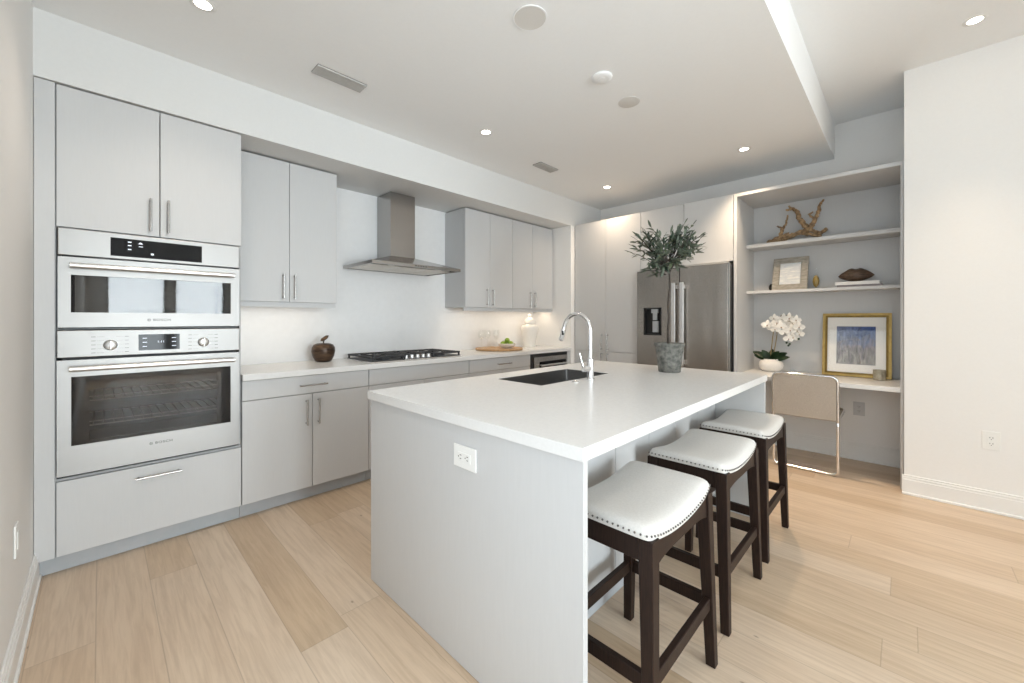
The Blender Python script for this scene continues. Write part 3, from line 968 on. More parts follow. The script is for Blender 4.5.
P = thing('pantry_cabinet', 'tall two-door pantry cabinet between the stub wall and the fridge', 'cabinet', (1.06, 4.7, 0))
obj('carcass', B(0.626, 1.503, YP + 0.022, YN - 0.002, 0.095, 2.448), M['carcass'], P)
obj('toe_kick', B(0.626, 1.503, YP + 0.07, YP + 0.09, 0.002, 0.094), M['plinth'], P)
for (x0, x1, hx) in ((0.626, 1.0655, 1.018), (1.0705, 1.5045, 1.100)):
    d = pfront('door', P, x0, x1, 0.886, 2.448)
    pull(d, (hx, YP, 0.905), (hx, YP, 1.095), (0, -1, 0))
    d = pfront('door', P, x0, x1, 0.097, 0.882)
    pull(d, (hx, YP, 0.685), (hx, YP, 0.872), (0, -1, 0))
C2 = thing('fridge_top_cabinet', 'two-door cabinet above the stainless fridge', 'cabinet', (1.97, 4.7, 1.822))
obj('carcass', B(1.508, 2.436, YP + 0.022, YN - 0.002, 1.822, 2.448), M['carcass'], C2)
pfront('door', C2, 1.5095, 1.974, 1.822, 2.448)
pfront('door', C2, 1.980, 2.4355, 1.822, 2.448)

F = thing('refrigerator', 'stainless french-door refrigerator with ice and water dispenser', 'refrigerator', (1.95, 4.7, 0))
obj('cabinet_body', B(1.525, 2.425, 4.405, YN - 0.005, 0.03, 1.80), M['black_gap'], F)
YD = 4.350
SF = M['steel_fridge']
bm = bmesh.new()           # left door with the dispenser recess
x0, x1, z0, z1 = 1.490, 1.949, 0.66, 1.790
hx0, hx1, hz0, hz1 = 1.566, 1.764, 1.10, 1.392
o_ = [(x0, z0), (x1, z0), (x1, z1), (x0, z1)]
h_ = [(hx0, hz0), (hx1, hz0), (hx1, hz1), (hx0, hz1)]
g = {y: ([bm.verts.new((p[0], y, p[1])) for p in o_], [bm.verts.new((p[0], y, p[1])) for p in h_]) for y in (YD, 4.397)}
for i in range(4):
    j = (i + 1) % 4
    for y in (YD, 4.397):
        bm.faces.new((g[y][0][i], g[y][0][j], g[y][1][j], g[y][1][i]))
    bm.faces.new((g[YD][0][i], g[YD][0][j], g[4.397][0][j], g[4.397][0][i]))
    bm.faces.new((g[YD][1][i], g[YD][1][j], g[4.397][1][j], g[4.397][1][i]))
ld = obj('left_door', bm, SF, F)
bm = bmesh.new()
box(bm, hx0, hx1, 4.399, 4.403, hz0, hz1)
for q in ((hx0, hx0 + 0.012, hz0, hz1), (hx1 - 0.012, hx1, hz0, hz1), (hx0, hx1, hz0, hz0 + 0.012), (hx0, hx1, hz1 - 0.014, hz1)):
    box(bm, q[0], q[1], YD - 0.002, 4.399, q[2], q[3])
dp = obj('dispenser', bm, M['black'], ld)
bm = box(bmesh.new(), 1.648, 1.72, YD + 0.004, 4.39, 1.335, 1.378, 0.004, 2)
box(bm, 1.662, 1.706, YD + 0.012, 4.385, 1.26, 1.335, 0.004, 2)
box(bm, 1.655, 1.722, YD + 0.02, 4.393, 1.13, 1.25, 0.003, 1)
obj('dispenser_spout', bm, M['plinth'], ld)
rd = obj('right_door', B(1.955, 2.405, YD, 4.397, 0.66, 1.800, 0.004, 2), SF, F)
fz = obj('freezer_drawer', B(1.512, 2.405, YD, 4.397, 0.06, 0.652, 0.004, 2), SF, F)
for (dd, a, b) in ((ld, 1.891, 1.929), (rd, 1.975, 2.013)):
    bm = box(bmesh.new(), a, b, 4.288, 4.312, 0.80, 1.640, 0.004, 2)
    for z in (0.84, 1.60):
        box(bm, a + 0.006, b - 0.006, 4.312, YD, z - 0.02, z + 0.02, 0.002, 1)
    obj('handle', bm, M['steel_bright'], dd)
bm = box(bmesh.new(), 1.60, 2.32, 4.288, 4.312, 0.56, 0.595, 0.004, 2)
for x in (1.66, 2.26):
    box(bm, x - 0.02, x + 0.02, 4.312, YD, 0.568, 0.588, 0.002, 1)
obj('handle', bm, M['steel_bright'], fz)
bm = box(bmesh.new(), 2.409, 2.417, 4.36, 4.397, 0.05, 1.80)
obj('side_trim', bm, M['steel_bright'], F)
bm = box(bmesh.new(), 1.512, 2.405, 4.37, 4.397, 1.803, 1.815)
obj('hinge_cover', bm, M['vent'], F)

# shelving and desk bay
D = thing('shelf_bay', 'open built-in shelf bay with two shelves above the desk', 'shelving', (3.02, 4.7, 0))
obj('side_panel', B(2.440, 2.467, YP, YN - 0.001, 0, 2.448, 0.001, 1), LAM, D)
obj('side_panel', B(3.572, 3.590, YP, YN - 0.001, 0, 2.448, 0.001, 1), LAM, D)
obj('top_panel', B(2.467, 3.572, YP, YN - 0.001, 2.420, 2.448, 0.001, 1), LAM, D)
obj('back_panel', B(2.467, 3.572, YN - 0.012, YN - 0.001, 0.758, 2.420), LAM, D)
obj('shelf', B(2.467, 3.572, 4.724, YN - 0.012, 1.973, 2.007, 0.001, 1), LAM, D)
obj('shelf', B(2.467, 3.572, 4.724, YN - 0.012, 1.523, 1.548, 0.001, 1), LAM, D)
tag(obj('desktop', B(2.4675, 3.5715, YP, YN - 0.0125, 0.720, 0.757, 0.0015, 1), M['quartz'], loc=(3.02, 4.7, 0.72)),
    'white slab desktop under the open shelves', 'desk')

# ---------------------------------------------------------------- island
I = thing('kitchen_island', 'grey kitchen island with full-width end panels and knee recess for stools', 'island', (2.35, 2.15, 0))
obj('end_panel', B(1.735, 2.970, 1.147, 1.168, 0.002, 0.8805, 0.001, 1), LAM, I)
obj('end_panel', B(1.735, 2.970, 3.128, 3.152, 0.002, 0.8805, 0.001, 1), LAM, I)
bm = bmesh.new()
for q in ((1.76, 2.66, 1.170, 1.19, 0.095, 0.879), (1.76, 2.66, 3.106, 3.126, 0.095, 0.879), (1.76, 1.78, 1.19, 3.106, 0.095, 0.879), (2.64, 2.66, 1.19, 3.106, 0.095, 0.879), (1.78, 2.64, 1.19, 3.106, 0.095, 0.115)):
    box(bm, *q)
obj('carcass', bm, M['carcass'], I)
ys_ = [1.170, 1.495, 1.822, 2.148, 2.474, 2.80, 3.126]
for a, b in zip(ys_, ys_[1:]):
    obj('back_panel', B(2.662, 2.680, a + 0.0015, b - 0.0015, 0.095, 0.8785, 0.001, 1), LAM, I)
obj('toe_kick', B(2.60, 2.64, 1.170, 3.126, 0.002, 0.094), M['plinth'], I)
for a, b in zip(ys_[::2], ys_[2::2]):
    dd = obj('door', B(1.738, 1.757, a + 0.002, b - 0.002, 0.095, 0.874, 0.001, 1), LAM, I)
    pull(dd, (1.738, a + 0.06, 0.66), (1.738, a + 0.06, 0.84), (-1, 0, 0))
obj('toe_kick', B(1.80, 1.82, 1.170, 3.126, 0.002, 0.094), M['plinth'], I)
SX0, SX1, SY0, SY1 = 1.890, 2.232, 1.845, 2.522
bm = slab_hole(1.724, 2.976, 1.136, 3.164, 0.8815, 0.920, SX0, SX1, SY0, SY1)
bmesh.ops.bevel(bm, geom=[e for e in bm.edges if e.calc_face_angle(0) > 0.5], offset=0.002, segments=2, affect='EDGES')
tag(obj('island_worktop', bm, M['quartz'], loc=(2.35, 2.15, 0.8815)), 'white quartz worktop with sink cut-out on the island', 'countertop')
Kk = thing('kitchen_sink', 'stainless undermount sink in the island worktop', 'sink', (2.06, 2.18, 0.66))
bm = bmesh.new()
rings = []
for (ins_, z) in ((0.0005, 0.9185), (0.0025, 0.9185), (0.0035, 0.70), (0.018, 0.672), (0.045, 0.664)):
    rx0, rx1, ry0, ry1 = SX0 + ins_, SX1 - ins_, SY0 + ins_, SY1 - ins_
    rr = 0.012 if z > 0.6 else 0.03
    ring = []
    for (cx, cy, a0) in ((rx1 - rr, ry1 - rr, 0), (rx0 + rr, ry1 - rr, 90), (rx0 + rr, ry0 + rr, 180), (rx1 - rr, ry0 + rr, 270)):
        for k in range(5):
            a = R(a0 + k * 22.5)
            ring.append(bm.verts.new((cx + rr * math.cos(a), cy + rr * math.sin(a), z)))
    rings.append(ring)
for a, b in zip(rings, rings[1:]):
    n = len(a)
    for k in range(n):
        bm.faces.new((a[k], a[(k + 1) % n], b[(k + 1) % n], b[k]))
bm.faces.new(rings[-1])
obj('basin', bm, M['steel_sink'], Kk, 50)
obj('drain', lathe(bmesh.new(), [(0.045, 0.6645), (0.045, 0.667), (0.035, 0.668), (0.02, 0.6655), (0.002, 0.6655)], 2.06, 2.19, 24), M['steel_bright'], Kk, 40)

fx, fy = 2.296, 2.205
Fa = thing('kitchen_faucet', 'tall chrome gooseneck faucet behind the island sink', 'faucet', (fx, fy, 0.92))
bm = lathe(bmesh.new(), [(0.026, 0.92), (0.026, 0.928), (0.0205, 0.930), (0.0205, 1.040), (0.0135, 1.046)], fx, fy, 28)
obj('faucet_body', bm, M['chrome'], Fa, 40)
pts = [(fx, fy, 1.043), (fx, fy, 1.10), (fx, fy, 1.203)]
rA = 0.094
for k in range(1, 15):
    a = math.pi * k / 14 * 0.93
    pts.append((fx - rA + rA * math.cos(a), fy, 1.203 + rA * 1.05 * math.sin(a)))
obj('spout', tube(bmesh.new(), pts, 0.0125, 18), M['chrome'], Fa, 60)
e = Vector(pts[-1])
dv = (Vector(pts[-1]) - Vector(pts[-2])).normalized()
bm = tube(bmesh.new(), [e - dv * 0.005, e + dv * 0.008, e + dv * 0.012, e + dv * 0.085, e + dv * 0.09], [0.013, 0.013, 0.0142, 0.015, 0.013], 18)
sp = obj('spray_head', bm, M['chrome'], Fa, 50)
bm = bmesh.new()
box(bm, -0.004, 0.004, -0.006, 0.006, -0.014, 0.014, 0.002, 1)
bmesh.ops.translate(bm, verts=bm.verts, vec=e + dv * 0.04 + Vector((0.008, -0.0105, 0)))
obj('spray_button', bm, M['black'], sp)
bm = tube(bmesh.new(), [(fx, fy, 0.985), (fx - 0.012, fy - 0.052, 0.985)], 0.019, 18)
lv = obj('lever_hub', bm, M['chrome'], Fa, 40)
obj('lever', tube(bmesh.new(), [(fx - 0.012, fy - 0.046, 0.99), (fx - 0.02, fy - 0.058, 1.02), (fx - 0.028, fy - 0.066, 1.075)], [0.006, 0.0055, 0.005], 10), M['chrome'], lv, 50)
Ab = thing('air_switch', 'small chrome air switch button in the island worktop beside the faucet', 'button', (2.293, 2.062, 0.92))
obj('collar', lathe(bmesh.new(), [(0.021, 0.92), (0.021, 0.924), (0.014, 0.926), (0.012, 0.9235)], 2.293, 2.062, 24), M['chrome'], Ab, 40)
obj('push_button', lathe(bmesh.new(), [(0.0115, 0.9205), (0.0115, 0.927), (0.009, 0.929), (0.002, 0.929)], 2.293, 2.062, 20), M['nickel'], Ab, 40)


# ---------------------------------------------------------------- outlets and switch
def outlet(name, label, cat, o, ux, uz, n, w, h, sideways=False, group='wall outlets', m=None):
    """plate centred at o; ux horizontal axis, n outward normal; duplex receptacle"""
    o, ux, n = Vector(o), Vector(ux), Vector(n)
    uzv = Vector((0, 0, 1))
    mt = Matrix((ux, uzv, n)).transposed().to_4x4()
    t = thing(name, label, cat, o, group)
    m = m or M['white_plastic']

    def put(nm, bm, mm, par):
        bmesh.ops.transform(bm, matrix=Matrix.Translation(o) @ mt, verts=bm.verts)
        return obj(nm, bm, mm, par)
    put('cover_plate', B(-w / 2, w / 2, -h / 2, h / 2, 0, 0.006, 0.0025, 2), m, t)
    iw, ih = (0.070, 0.033) if sideways else (0.033, 0.070)
    rc = put('receptacle', B(-iw / 2, iw / 2, -ih / 2, ih / 2, 0.006, 0.008, 0.001, 1), m, t)
    bm = bmesh.new()
    for s in (-0.019, 0.019):
        for (a, b, hh) in ((-0.0065, 0, 0.008), (0.0065, 0, 0.0095)):
            if sideways:
                box(bm, s - hh / 2, s + hh / 2, a - 0.0012, a + 0.0012, 0.008, 0.0084)
            else:
                box(bm, a - 0.0012, a + 0.0012, s - hh / 2 + 0.002, s + hh / 2 + 0.002, 0.008, 0.0084)
        if sideways:
            box(bm, s - 0.0135, s - 0.0095, -0.002, 0.002, 0.008, 0.0084)
        else:
            box(bm, -0.002, 0.002, s - 0.0115, s - 0.0075, 0.008, 0.0084)
    put('slots', bm, M['black'], rc)
    return t


outlet('outlet', 'white sideways outlet on the island end panel', 'outlet', (2.463, 1.1465, 0.770), (1, 0, 0), 0, (0, -1, 0), 0.126, 0.082, True)
outlet('outlet', 'white outlet low on the right-hand wall above the baseboard', 'outlet', (4.002, YR - 0.0005, 0.470), (1, 0, 0), 0, (0, -1, 0), 0.080, 0.122)
outlet('outlet', 'outlet on the wall under the desk beside the chair', 'outlet', (3.300, YN - 0.0005, 0.464), (1, 0, 0), 0, (0, -1, 0), 0.080, 0.122, m=M['laminate'])
W = thing('wall_switch', 'white plate on the left wall low beside the oven tower', 'outlet', (1.21, 0.0, 0.44))
obj('cover_plate', B(1.175, 1.245, 0.0005, 0.007, 0.380, 0.500, 0.0025, 2), M['white_plastic'], W)
obj('rocker', B(1.193, 1.227, 0.007, 0.010, 0.407, 0.473, 0.001, 1), M['white_plastic'], W)


# ---------------------------------------------------------------- bar stools
def make_stool():
    t = thing('bar_stool', '', 'stool', (0, 0, 0), 'saddle bar stools at the island')
    hx, hy = 0.166, 0.246         # foot centres half spacing
    tx, ty = 0.146, 0.222         # top
    ZS = 0.615

    def sad(y):                    # saddle rise
        return 0.034 * (abs(y) / 0.25) ** 2

    W_ = M['dark_wood']
    for sx in (-1, 1):
        for sy in (-1, 1):
            bm = bmesh.new()
            a, b = 0.0165, 0.0225
            zt = ZS + sad(ty) - 0.004

            def q(cx, cy, r, z):
                return [(cx - r, cy - r, z), (cx + r, cy - r, z), (cx + r, cy + r, z), (cx - r, cy + r, z)]
            hexa(bm, q(sx * hx, sy * hy, a, 0.0), q(sx * tx, sy * ty, b, zt))
            bmesh.ops.bevel(bm, geom=list(bm.edges), offset=0.002, segments=1, affect='EDGES')
            obj('leg', bm, W_, t)

    def at(z):
        k = z / ZS
        return hx + (tx - hx) * k, hy + (ty - hy) * k
    # long curved rails (along y) and straight short rails (along x)
    for sx in (-1, 1):
        bm = bmesh.new()
        n = 14
        prev = None
        for i in range(n + 1):
            y = -0.205 + 0.41 * i / n
            zt = ZS + sad(y) + 0.004
            zl = zt - 0.050 - 0.030 * (abs(y) / 0.205) ** 3 - sad(y) * 0.35
            x0_, x1_ = sx * (tx + 0.016), sx * (tx - 0.006)
            cur = [bm.verts.new((x0_, y, zl)), bm.verts.new((x0_, y, zt)), bm.verts.new((x1_, y, zt)), bm.verts.new((x1_, y, zl))]
            if prev:
                for k in range(4):
                    bm.faces.new((prev[k], prev[(k + 1) % 4], cur[(k + 1) % 4], cur[k]))
            else:
                bm.faces.new(cur[::-1])
            prev = cur
        bm.faces.new(prev)
        obj('side_rail', bm, W_, t)
    for sy in (-1, 1):
        zt = ZS + sad(ty) + 0.002
        obj('end_rail', B(-tx + 0.01, tx - 0.01, sy * (ty + 0.006) - 0.011, sy * (ty + 0.006) + 0.011, zt - 0.072, zt, 0.001, 1), W_, t)
    for sx in (-1, 1):
        x, y = at(0.235)
        obj('stretcher', B(sx * x - 0.0105, sx * x + 0.0105, -y + 0.015, y - 0.015, 0.213, 0.257, 0.002, 1), W_, t)
    for sy in (-1, 1):
        x, y = at(0.235)
        obj('stretcher', B(-x + 0.015, x - 0.015, sy * y - 0.0105, sy * y + 0.0105, 0.213, 0.257, 0.002, 1), W_, t)
    # saddle cushion
    bm = bmesh.new()
    nx, ny = 26, 40
    ax, ay = 0.166, 0.258

    def se(u):
        return max(0.0, 1 - abs(u) ** 9)
    grid = []
    for i in range(nx + 1):
        rowv = []
        for j in range(ny + 1):
            u, v = -1 + 2 * i / nx, -1 + 2 * j / ny
            # rounded corners
            px, py = u * ax, v * ay
            c = (abs(u) * abs(v)) ** 8
            px *= 1 - 0.05 * c
            py *= 1 - 0.035 * c
            edge = (se(u) * se(v)) ** 0.45
            z = ZS + sad(py) + 0.006 + 0.036 * edge + 0.008 * (1 - u * u) * (1 - v * v)
            rowv.append(bm.verts.new((px, py, z)))
        grid.append(rowv)
    for i in range(nx):
        for j in range(ny):
            bm.faces.new((grid[i][j], grid[i + 1][j], grid[i + 1][j + 1], grid[i][j + 1]))
    rim = [grid[i][0] for i in range(nx + 1)] + [grid[nx][j] for j in range(1, ny + 1)] + [grid[i][ny] for i in range(nx - 1, -1, -1)] + [grid[0][j] for j in range(ny - 1, 0, -1)]
    low = [bm.verts.new((v.co.x * 0.985, v.co.y * 0.99, v.co.z - 0.012)) for v in rim]
    n = len(rim)
    for k in range(n):
        bm.faces.new((rim[k], low[k], low[(k + 1) % n], rim[(k + 1) % n]))
    bm.faces.new(low)
    per = [(v.co.copy(), v.co.copy()) for v in rim]
    seat = obj('seat', bm, M['seat_fabric'], t, 60)
    bm = bmesh.new()
    loop = [p[0] for p in per]
    loop.append(loop[0])
    acc = 0.0
    nxt = 0.0
    for a, b in zip(loop, loop[1:]):
        L_ = (b - a).length
        while nxt <= acc + L_:
            p = a.lerp(b, (nxt - acc) / L_) if L_ else a
            nrm = Vector((p.x / ax if abs(p.x) > ax * 0.93 else 0, p.y / ay if abs(p.y) > ay * 0.93 else 0, 0)).normalized()
            tb = bmesh.new()
            bmesh.ops.create_uvsphere(tb, u_segments=6, v_segments=4, radius=0.0034)
            bmesh.ops.translate(tb, verts=tb.verts, vec=p + nrm * 0.0005 + Vector((0, 0, 0.002)))
            merge(bm, tb)
            nxt += 0.0175
        acc += L_
    obj('nailhead_trim', bm, M['nail'], seat, 60)
    return t


def copy_tree(o, parent=None):
    c = o.copy()
    COL.objects.link(c)
    if parent:
        c.parent = parent
    for ch in list(o.children):
        copy_tree(ch, c)
    return c


stool = make_stool()
spots = [(2.924, 1.550, 'dark wood bar stool with cream seat nearest the outlet end of the island'),
         (2.914, 2.238, 'dark wood bar stool with cream seat, middle of the three at the island'),
         (2.908, 2.906, 'dark wood bar stool with cream seat nearest the desk chair')]
for k, (x, y, lab) in enumerate(spots):
    s = stool if k == 0 else copy_tree(stool)
    s.location = (x, y, 0.0)
    s['label'] = lab

# ---------------------------------------------------------------- potted olive tree
px, py = 2.475, 2.874
Pt = thing('potted_olive_tree', 'small olive tree in a weathered grey pot on the island', 'plant', (px, py, 0.92))
pp = [(0.076, 0.0), (0.080, 0.004), (0.093, 0.10), (0.1035, 0.168), (0.1085, 0.171), (0.111, 0.188), (0.107, 0.192), (0.098, 0.190), (0.093, 0.168), (0.09, 0.16), (0.002, 0.16)]
pot = obj('pot', lathe(bmesh.new(), [(r * 0.875, 0.92 + h) for r, h in pp], px, py, 36), M['stone_pot'], Pt, 40)
obj('soil', lathe(bmesh.new(), [(0.078, 1.080), (0.05, 1.092), (0.002, 1.094)], px, py, 20, close=False), M['soil'], pot, 60)
right = Vector((math.cos(R(44.344)), math.sin(R(44.344)), 0))
fwd = Vector((-math.sin(R(44.344)), math.cos(R(44.344)), 0))


def tree_pt(u, w, z):
    return Vector((px, py, 0)) + right * u + fwd * w + Vector((0, 0, z))


bm = bmesh.new()
trunk = [(-0.008, 0, 1.085), (-0.009, 0, 1.18), (-0.002, 0.004, 1.28), (-0.006, 0.008, 1.38), (0.004, 0.004, 1.48), (0.000, 0, 1.57), (0.002, 0, 1.64)]
tube(bm, [tree_pt(*p) for p in trunk], [0.0085, 0.008, 0.0072, 0.0068, 0.006, 0.0055, 0.005], 10)
rng = random.Random(11)
twigs = []
lobes = [(-0.135, 0.0, 1.755, 0.135, 0.10, 0.085), (0.080, 0.0, 1.780, 0.130, 0.10, 0.095), (-0.110, 0.0, 1.640, 0.085, 0.09, 0.08), (0.01, 0.0, 1.69, 0.11, 0.09, 0.08)]
tips = []
for li, (u, w, z, ru, rw, rz) in enumerate(lobes):
    for k in range((22, 24, 11, 12)[li]):
        while True:
            a, b, c = rng.uniform(-1, 1), rng.uniform(-1, 1), rng.uniform(-1, 1)
            if 0.2 < a * a + b * b + c * c < 1:
                break
        tips.append((u + a * ru, w + b * rw, z + c * rz))
tips += [(-0.21, 0.02, 1.80), (-0.18, -0.03, 1.845), (0.20, 0.0, 1.80), (0.20, -0.02, 1.72), (0.165, 0.02, 1.90), (0.10, 0.0, 1.905), (-0.15, 0.0, 1.59), (-0.09, 0.02, 1.565), (-0.12, 0.0, 1.88), (0.215, 0.01, 1.76), (-0.05, -0.02, 1.60), (0.06, -0.02, 1.62)]
lb = bmesh.new()
for (u, w, z) in tips:
    st = Vector((-0.010 + 0.12 * u, w * 0.1, min(1.60 + rng.uniform(-0.02, 0.06), z)))
    en = Vector((u, w, z))
    mid = st.lerp(en, 0.55) + Vector((rng.uniform(-0.02, 0.02), rng.uniform(-0.02, 0.02), 0.015))
    tw = [st, st.lerp(mid, 0.5), mid, mid.lerp(en, 0.5) + Vector((0, 0, 0.006)), en]
    tube(bm, [tree_pt(*p) for p in tw], [0.003, 0.0026, 0.002, 0.0016, 0.001], 5)
    for q in range(9):
        s = 0.42 + 0.58 * (q / 8)
        i = min(int(s * 4), 3)
        base = tw[i].lerp(tw[i + 1], s * 4 - i)
        dirn = (en - mid).normalized()
        side = Vector((rng.uniform(-1, 1), rng.uniform(-1, 1), rng.uniform(-0.5, 0.8))).normalized()
        dv_ = (dirn * 0.65 + side * (1.0 if q < 8 else 0.2)).normalized()
        nr = Vector((rng.uniform(-0.6, 0.6), rng.uniform(-0.6, 0.6), 1))
        wp = tree_pt(*base)
        wd = right * dv_.x + fwd * dv_.y + Vector((0, 0, dv_.z))
        leaf_mesh(lb, wp, wd, nr, rng.uniform(0.040, 0.064), rng.uniform(0.014, 0.020), rng.uniform(-0.05, 0.22), n=4)
obj('trunk', bm, M['bark'], Pt, 60)
obj('foliage', lb, M['olive_leaf'], Pt, 60)

# ---------------------------------------------------------------- desk chair
Ch = thing('desk_chair', 'chrome tube chair with woven back tucked under the desk', 'chair', (2.985, 4.5, 0))
cx0, cx1 = 2.772, 3.212
yb = 4.335                      # backrest plane
CH = M['chrome']


def rounded(pts, r, n=6):
    """round the corners of a polyline"""
    pts = [Vector(p) for p in pts]
    out = [pts[0]]
    for a, b, c in zip(pts, pts[1:], pts[2:]):
        d0, d1 = (a - b), (c - b)
        k = min(r, d0.length * 0.45, d1.length * 0.45)
        s, e_ = b + d0.normalized() * k, b + d1.normalized() * k
        for i in range(n + 1):
            t = i / n
            out.append(s * (1 - t) ** 2 + b * 2 * t * (1 - t) + e_ * t * t)
    out.append(pts[-1])
    return out


# one bent tube: floor bar, rear uprights, back hoop
bm = bmesh.new()
tube(bm, rounded([(cx0, 4.84, 0.462), (cx0, 4.345, 0.452), (cx0, 4.362, 0.012), (cx1, 4.362, 0.012), (cx1, 4.345, 0.452), (cx1, 4.84, 0.462), (cx0, 4.84, 0.462)], 0.045), 0.0115, 12)
obj('tube_frame', bm, CH, Ch, 60)
bm = bmesh.new()
tube(bm, rounded([(cx0, yb + 0.012, 0.445), (cx0, yb, 0.63), (cx0, yb - 0.012, 0.806), (cx1, yb - 0.012, 0.806), (cx1, yb, 0.63), (cx1, yb + 0.012, 0.445)], 0.05, 8), 0.0115, 12)
obj('back_hoop', bm, CH, Ch, 60)
bm = bmesh.new()                # woven back panel with rounded top corners
outl = rounded([(cx0 + 0.008, 0, 0.455), (cx0 + 0.008, 0, 0.800), (cx1 - 0.008, 0, 0.800), (cx1 - 0.008, 0, 0.455)], 0.05, 8)


def lean(z):
    return yb + 0.012 - 0.024 * (z - 0.445) / 0.36


f_ = [bm.verts.new((p.x, lean(p.z) - 0.013, p.z)) for p in outl]
b_ = [bm.verts.new((p.x, lean(p.z) + 0.013, p.z)) for p in outl]
bm.faces.new(f_)
bm.faces.new(b_[::-1])
n = len(f_)
for k in range(n):
    bm.faces.new((f_[k], b_[k], b_[(k + 1) % n], f_[(k + 1) % n]))
obj('backrest', bm, M['cane'], Ch)
obj('seat', B(cx0 + 0.008, cx1 - 0.008, 4.37, 4.84, 0.440, 0.482, 0.012, 3), M['cane'], Ch, 40)
bm = bmesh.new()
for x in (cx0, cx1):
    bm = lathe(bmesh.new(), [(0.016, 0.0), (0.016, 0.024), (0.012, 0.026)], x + (0.03 if x < 3 else -0.03), 4.362, 14)
    obj('glide', bm, M['clear'], Ch)

# ---------------------------------------------------------------- things on the shelves
ZS1, ZS2, ZDk = 2.007, 1.548, 0.757
bm = bmesh.new()


def limb(pts, r0, r1, wob=0.006, seed=1, n=7):
    rg = random.Random(seed)
    P_ = [Vector(p) for p in pts]
    out, rr = [], []
    tot = (len(P_) - 1) * n
    for i in range(len(P_) - 1):
        for k in range(n):
            t = k / n
            p = P_[i].lerp(P_[i + 1], t) + Vector((rg.uniform(-wob, wob), rg.uniform(-wob, wob), rg.uniform(-wob, wob)))
            out.append(p)
            f = (i * n + k) / tot
            rr.append((r0 + (r1 - r0) * f) * rg.uniform(0.8, 1.2))
    out.append(P_[-1])
    rr.append(r1)
    tube(bm, out, rr, 9)


dy = 4.86
limb([(2.625, dy, 2.026), (2.70, dy - 0.01, 2.040), (2.80, dy, 2.062), (2.90, dy, 2.098), (2.96, dy, 2.105), (3.04, dy + 0.01, 2.062), (3.082, dy + 0.02, 2.098)], 0.026, 0.016, 0.003, 3)
limb([(2.63, dy, 2.024), (2.71, dy - 0.02, 2.058), (2.80, dy - 0.01, 2.075)], 0.012, 0.032, 0.003, 4)
limb([(2.72, dy, 2.05), (2.745, dy - 0.01, 2.14), (2.772, dy, 2.19), (2.785, dy, 2.275)], 0.018, 0.006, 0.004, 5)
limb([(2.745, dy, 2.155), (2.715, dy - 0.01, 2.168), (2.700, dy, 2.182)], 0.011, 0.005, 0.003, 6)
limb([(2.955, dy, 2.10), (2.918, dy, 2.16), (2.875, dy - 0.01, 2.232), (2.868, dy, 2.292), (2.825, dy, 2.33), (2.775, dy, 2.325)], 0.026, 0.010, 0.005, 7)
limb([(2.83, dy, 2.325), (2.806, dy, 2.34), (2.796, dy, 2.362)], 0.012, 0.006, 0.003, 8)
limb([(2.955, dy, 2.10), (2.985, dy, 2.165), (3.01, dy - 0.01, 2.21), (3.03, dy, 2.28), (3.035, dy, 2.33), (3.062, dy, 2.365)], 0.022, 0.008, 0.005, 9)
limb([(3.005, dy, 2.20), (2.975, dy, 2.222), (2.952, dy, 2.25), (2.985, dy, 2.268)], 0.012, 0.007, 0.003, 10)
limb([(2.90, dy, 2.09), (2.99, dy - 0.03, 2.05), (3.05, dy - 0.03, 2.028)], 0.020, 0.012, 0.003, 12)
tag(obj('driftwood', bm, M['driftwood'], None, 70, (2.86, dy, ZS1)), 'branching brown driftwood piece on the top shelf', 'driftwood')


def leaning(o, w, h, ang, yaw=0.0):
    """matrix taking a frame drawn in XZ (front at -Y, base at z=0) to its leaning place"""
    return Matrix.Translation(o) @ Matrix.Rotation(yaw, 4, 'Z') @ Matrix.Rotation(-ang, 4, 'X')


def ring_frame(w, h, t, d0, d1):
    """rectangular frame moulding of width t, between depths d0 (front) and d1"""
    bm = bmesh.new()
    o = [(-w / 2, 0), (w / 2, 0), (w / 2, h), (-w / 2, h)]
    i = [(-w / 2 + t, t), (w / 2 - t, t), (w / 2 - t, h - t), (-w / 2 + t, h - t)]
    g = {d: ([bm.verts.new((p[0], d, p[1])) for p in o], [bm.verts.new((p[0], d, p[1])) for p in i]) for d in (d0, d1)}
    for k in range(4):
        j = (k + 1) % 4
        for d in (d0, d1):
            bm.faces.new((g[d][0][k], g[d][0][j], g[d][1][j], g[d][1][k]))
        bm.faces.new((g[d0][0][k], g[d0][0][j], g[d1][0][j], g[d1][0][k]))
        bm.faces.new((g[d0][1][k], g[d0][1][j], g[d1][1][j], g[d1][1][k]))
    return bm


def put(name, bm, m, parent, mt, smooth=None):
    bmesh.ops.transform(bm, matrix=mt, verts=bm.verts)
    return obj(name, bm, m, parent, smooth)


fo = Vector((2.805, 4.800, ZS2 + 0.004))
Sf = thing('picture_frame', 'small silvered-wood picture frame leaning on the lower shelf', 'picture frame', fo)
mt = leaning(fo, 0.275, 0.315, R(14), R(-4))
put('frame', ring_frame(0.284, 0.322, 0.054, 0.0, 0.018), M['silver_wood'], Sf, mt)
put('photo', B(-0.084, 0.084, 0.008, 0.014, 0.050, 0.272), M['photo'], Sf, mt)
put('glass', B(-0.084, 0.084, 0.004, 0.006, 0.050, 0.272), M['picture_glass'], Sf, mt)
put('easel_back', B(-0.07, 0.07, 0.0182, 0.024, 0.03, 0.26), M['black'], Sf, mt)
bm = bmesh.new()
bmesh.ops.create_uvsphere(bm, u_segments=18, v_segments=12, radius=0.040)
for v in bm.verts:
    v.co.z *= 1.0
bmesh.ops.translate(bm, verts=bm.verts, vec=(2.655, 4.925, ZS2 + 0.040))
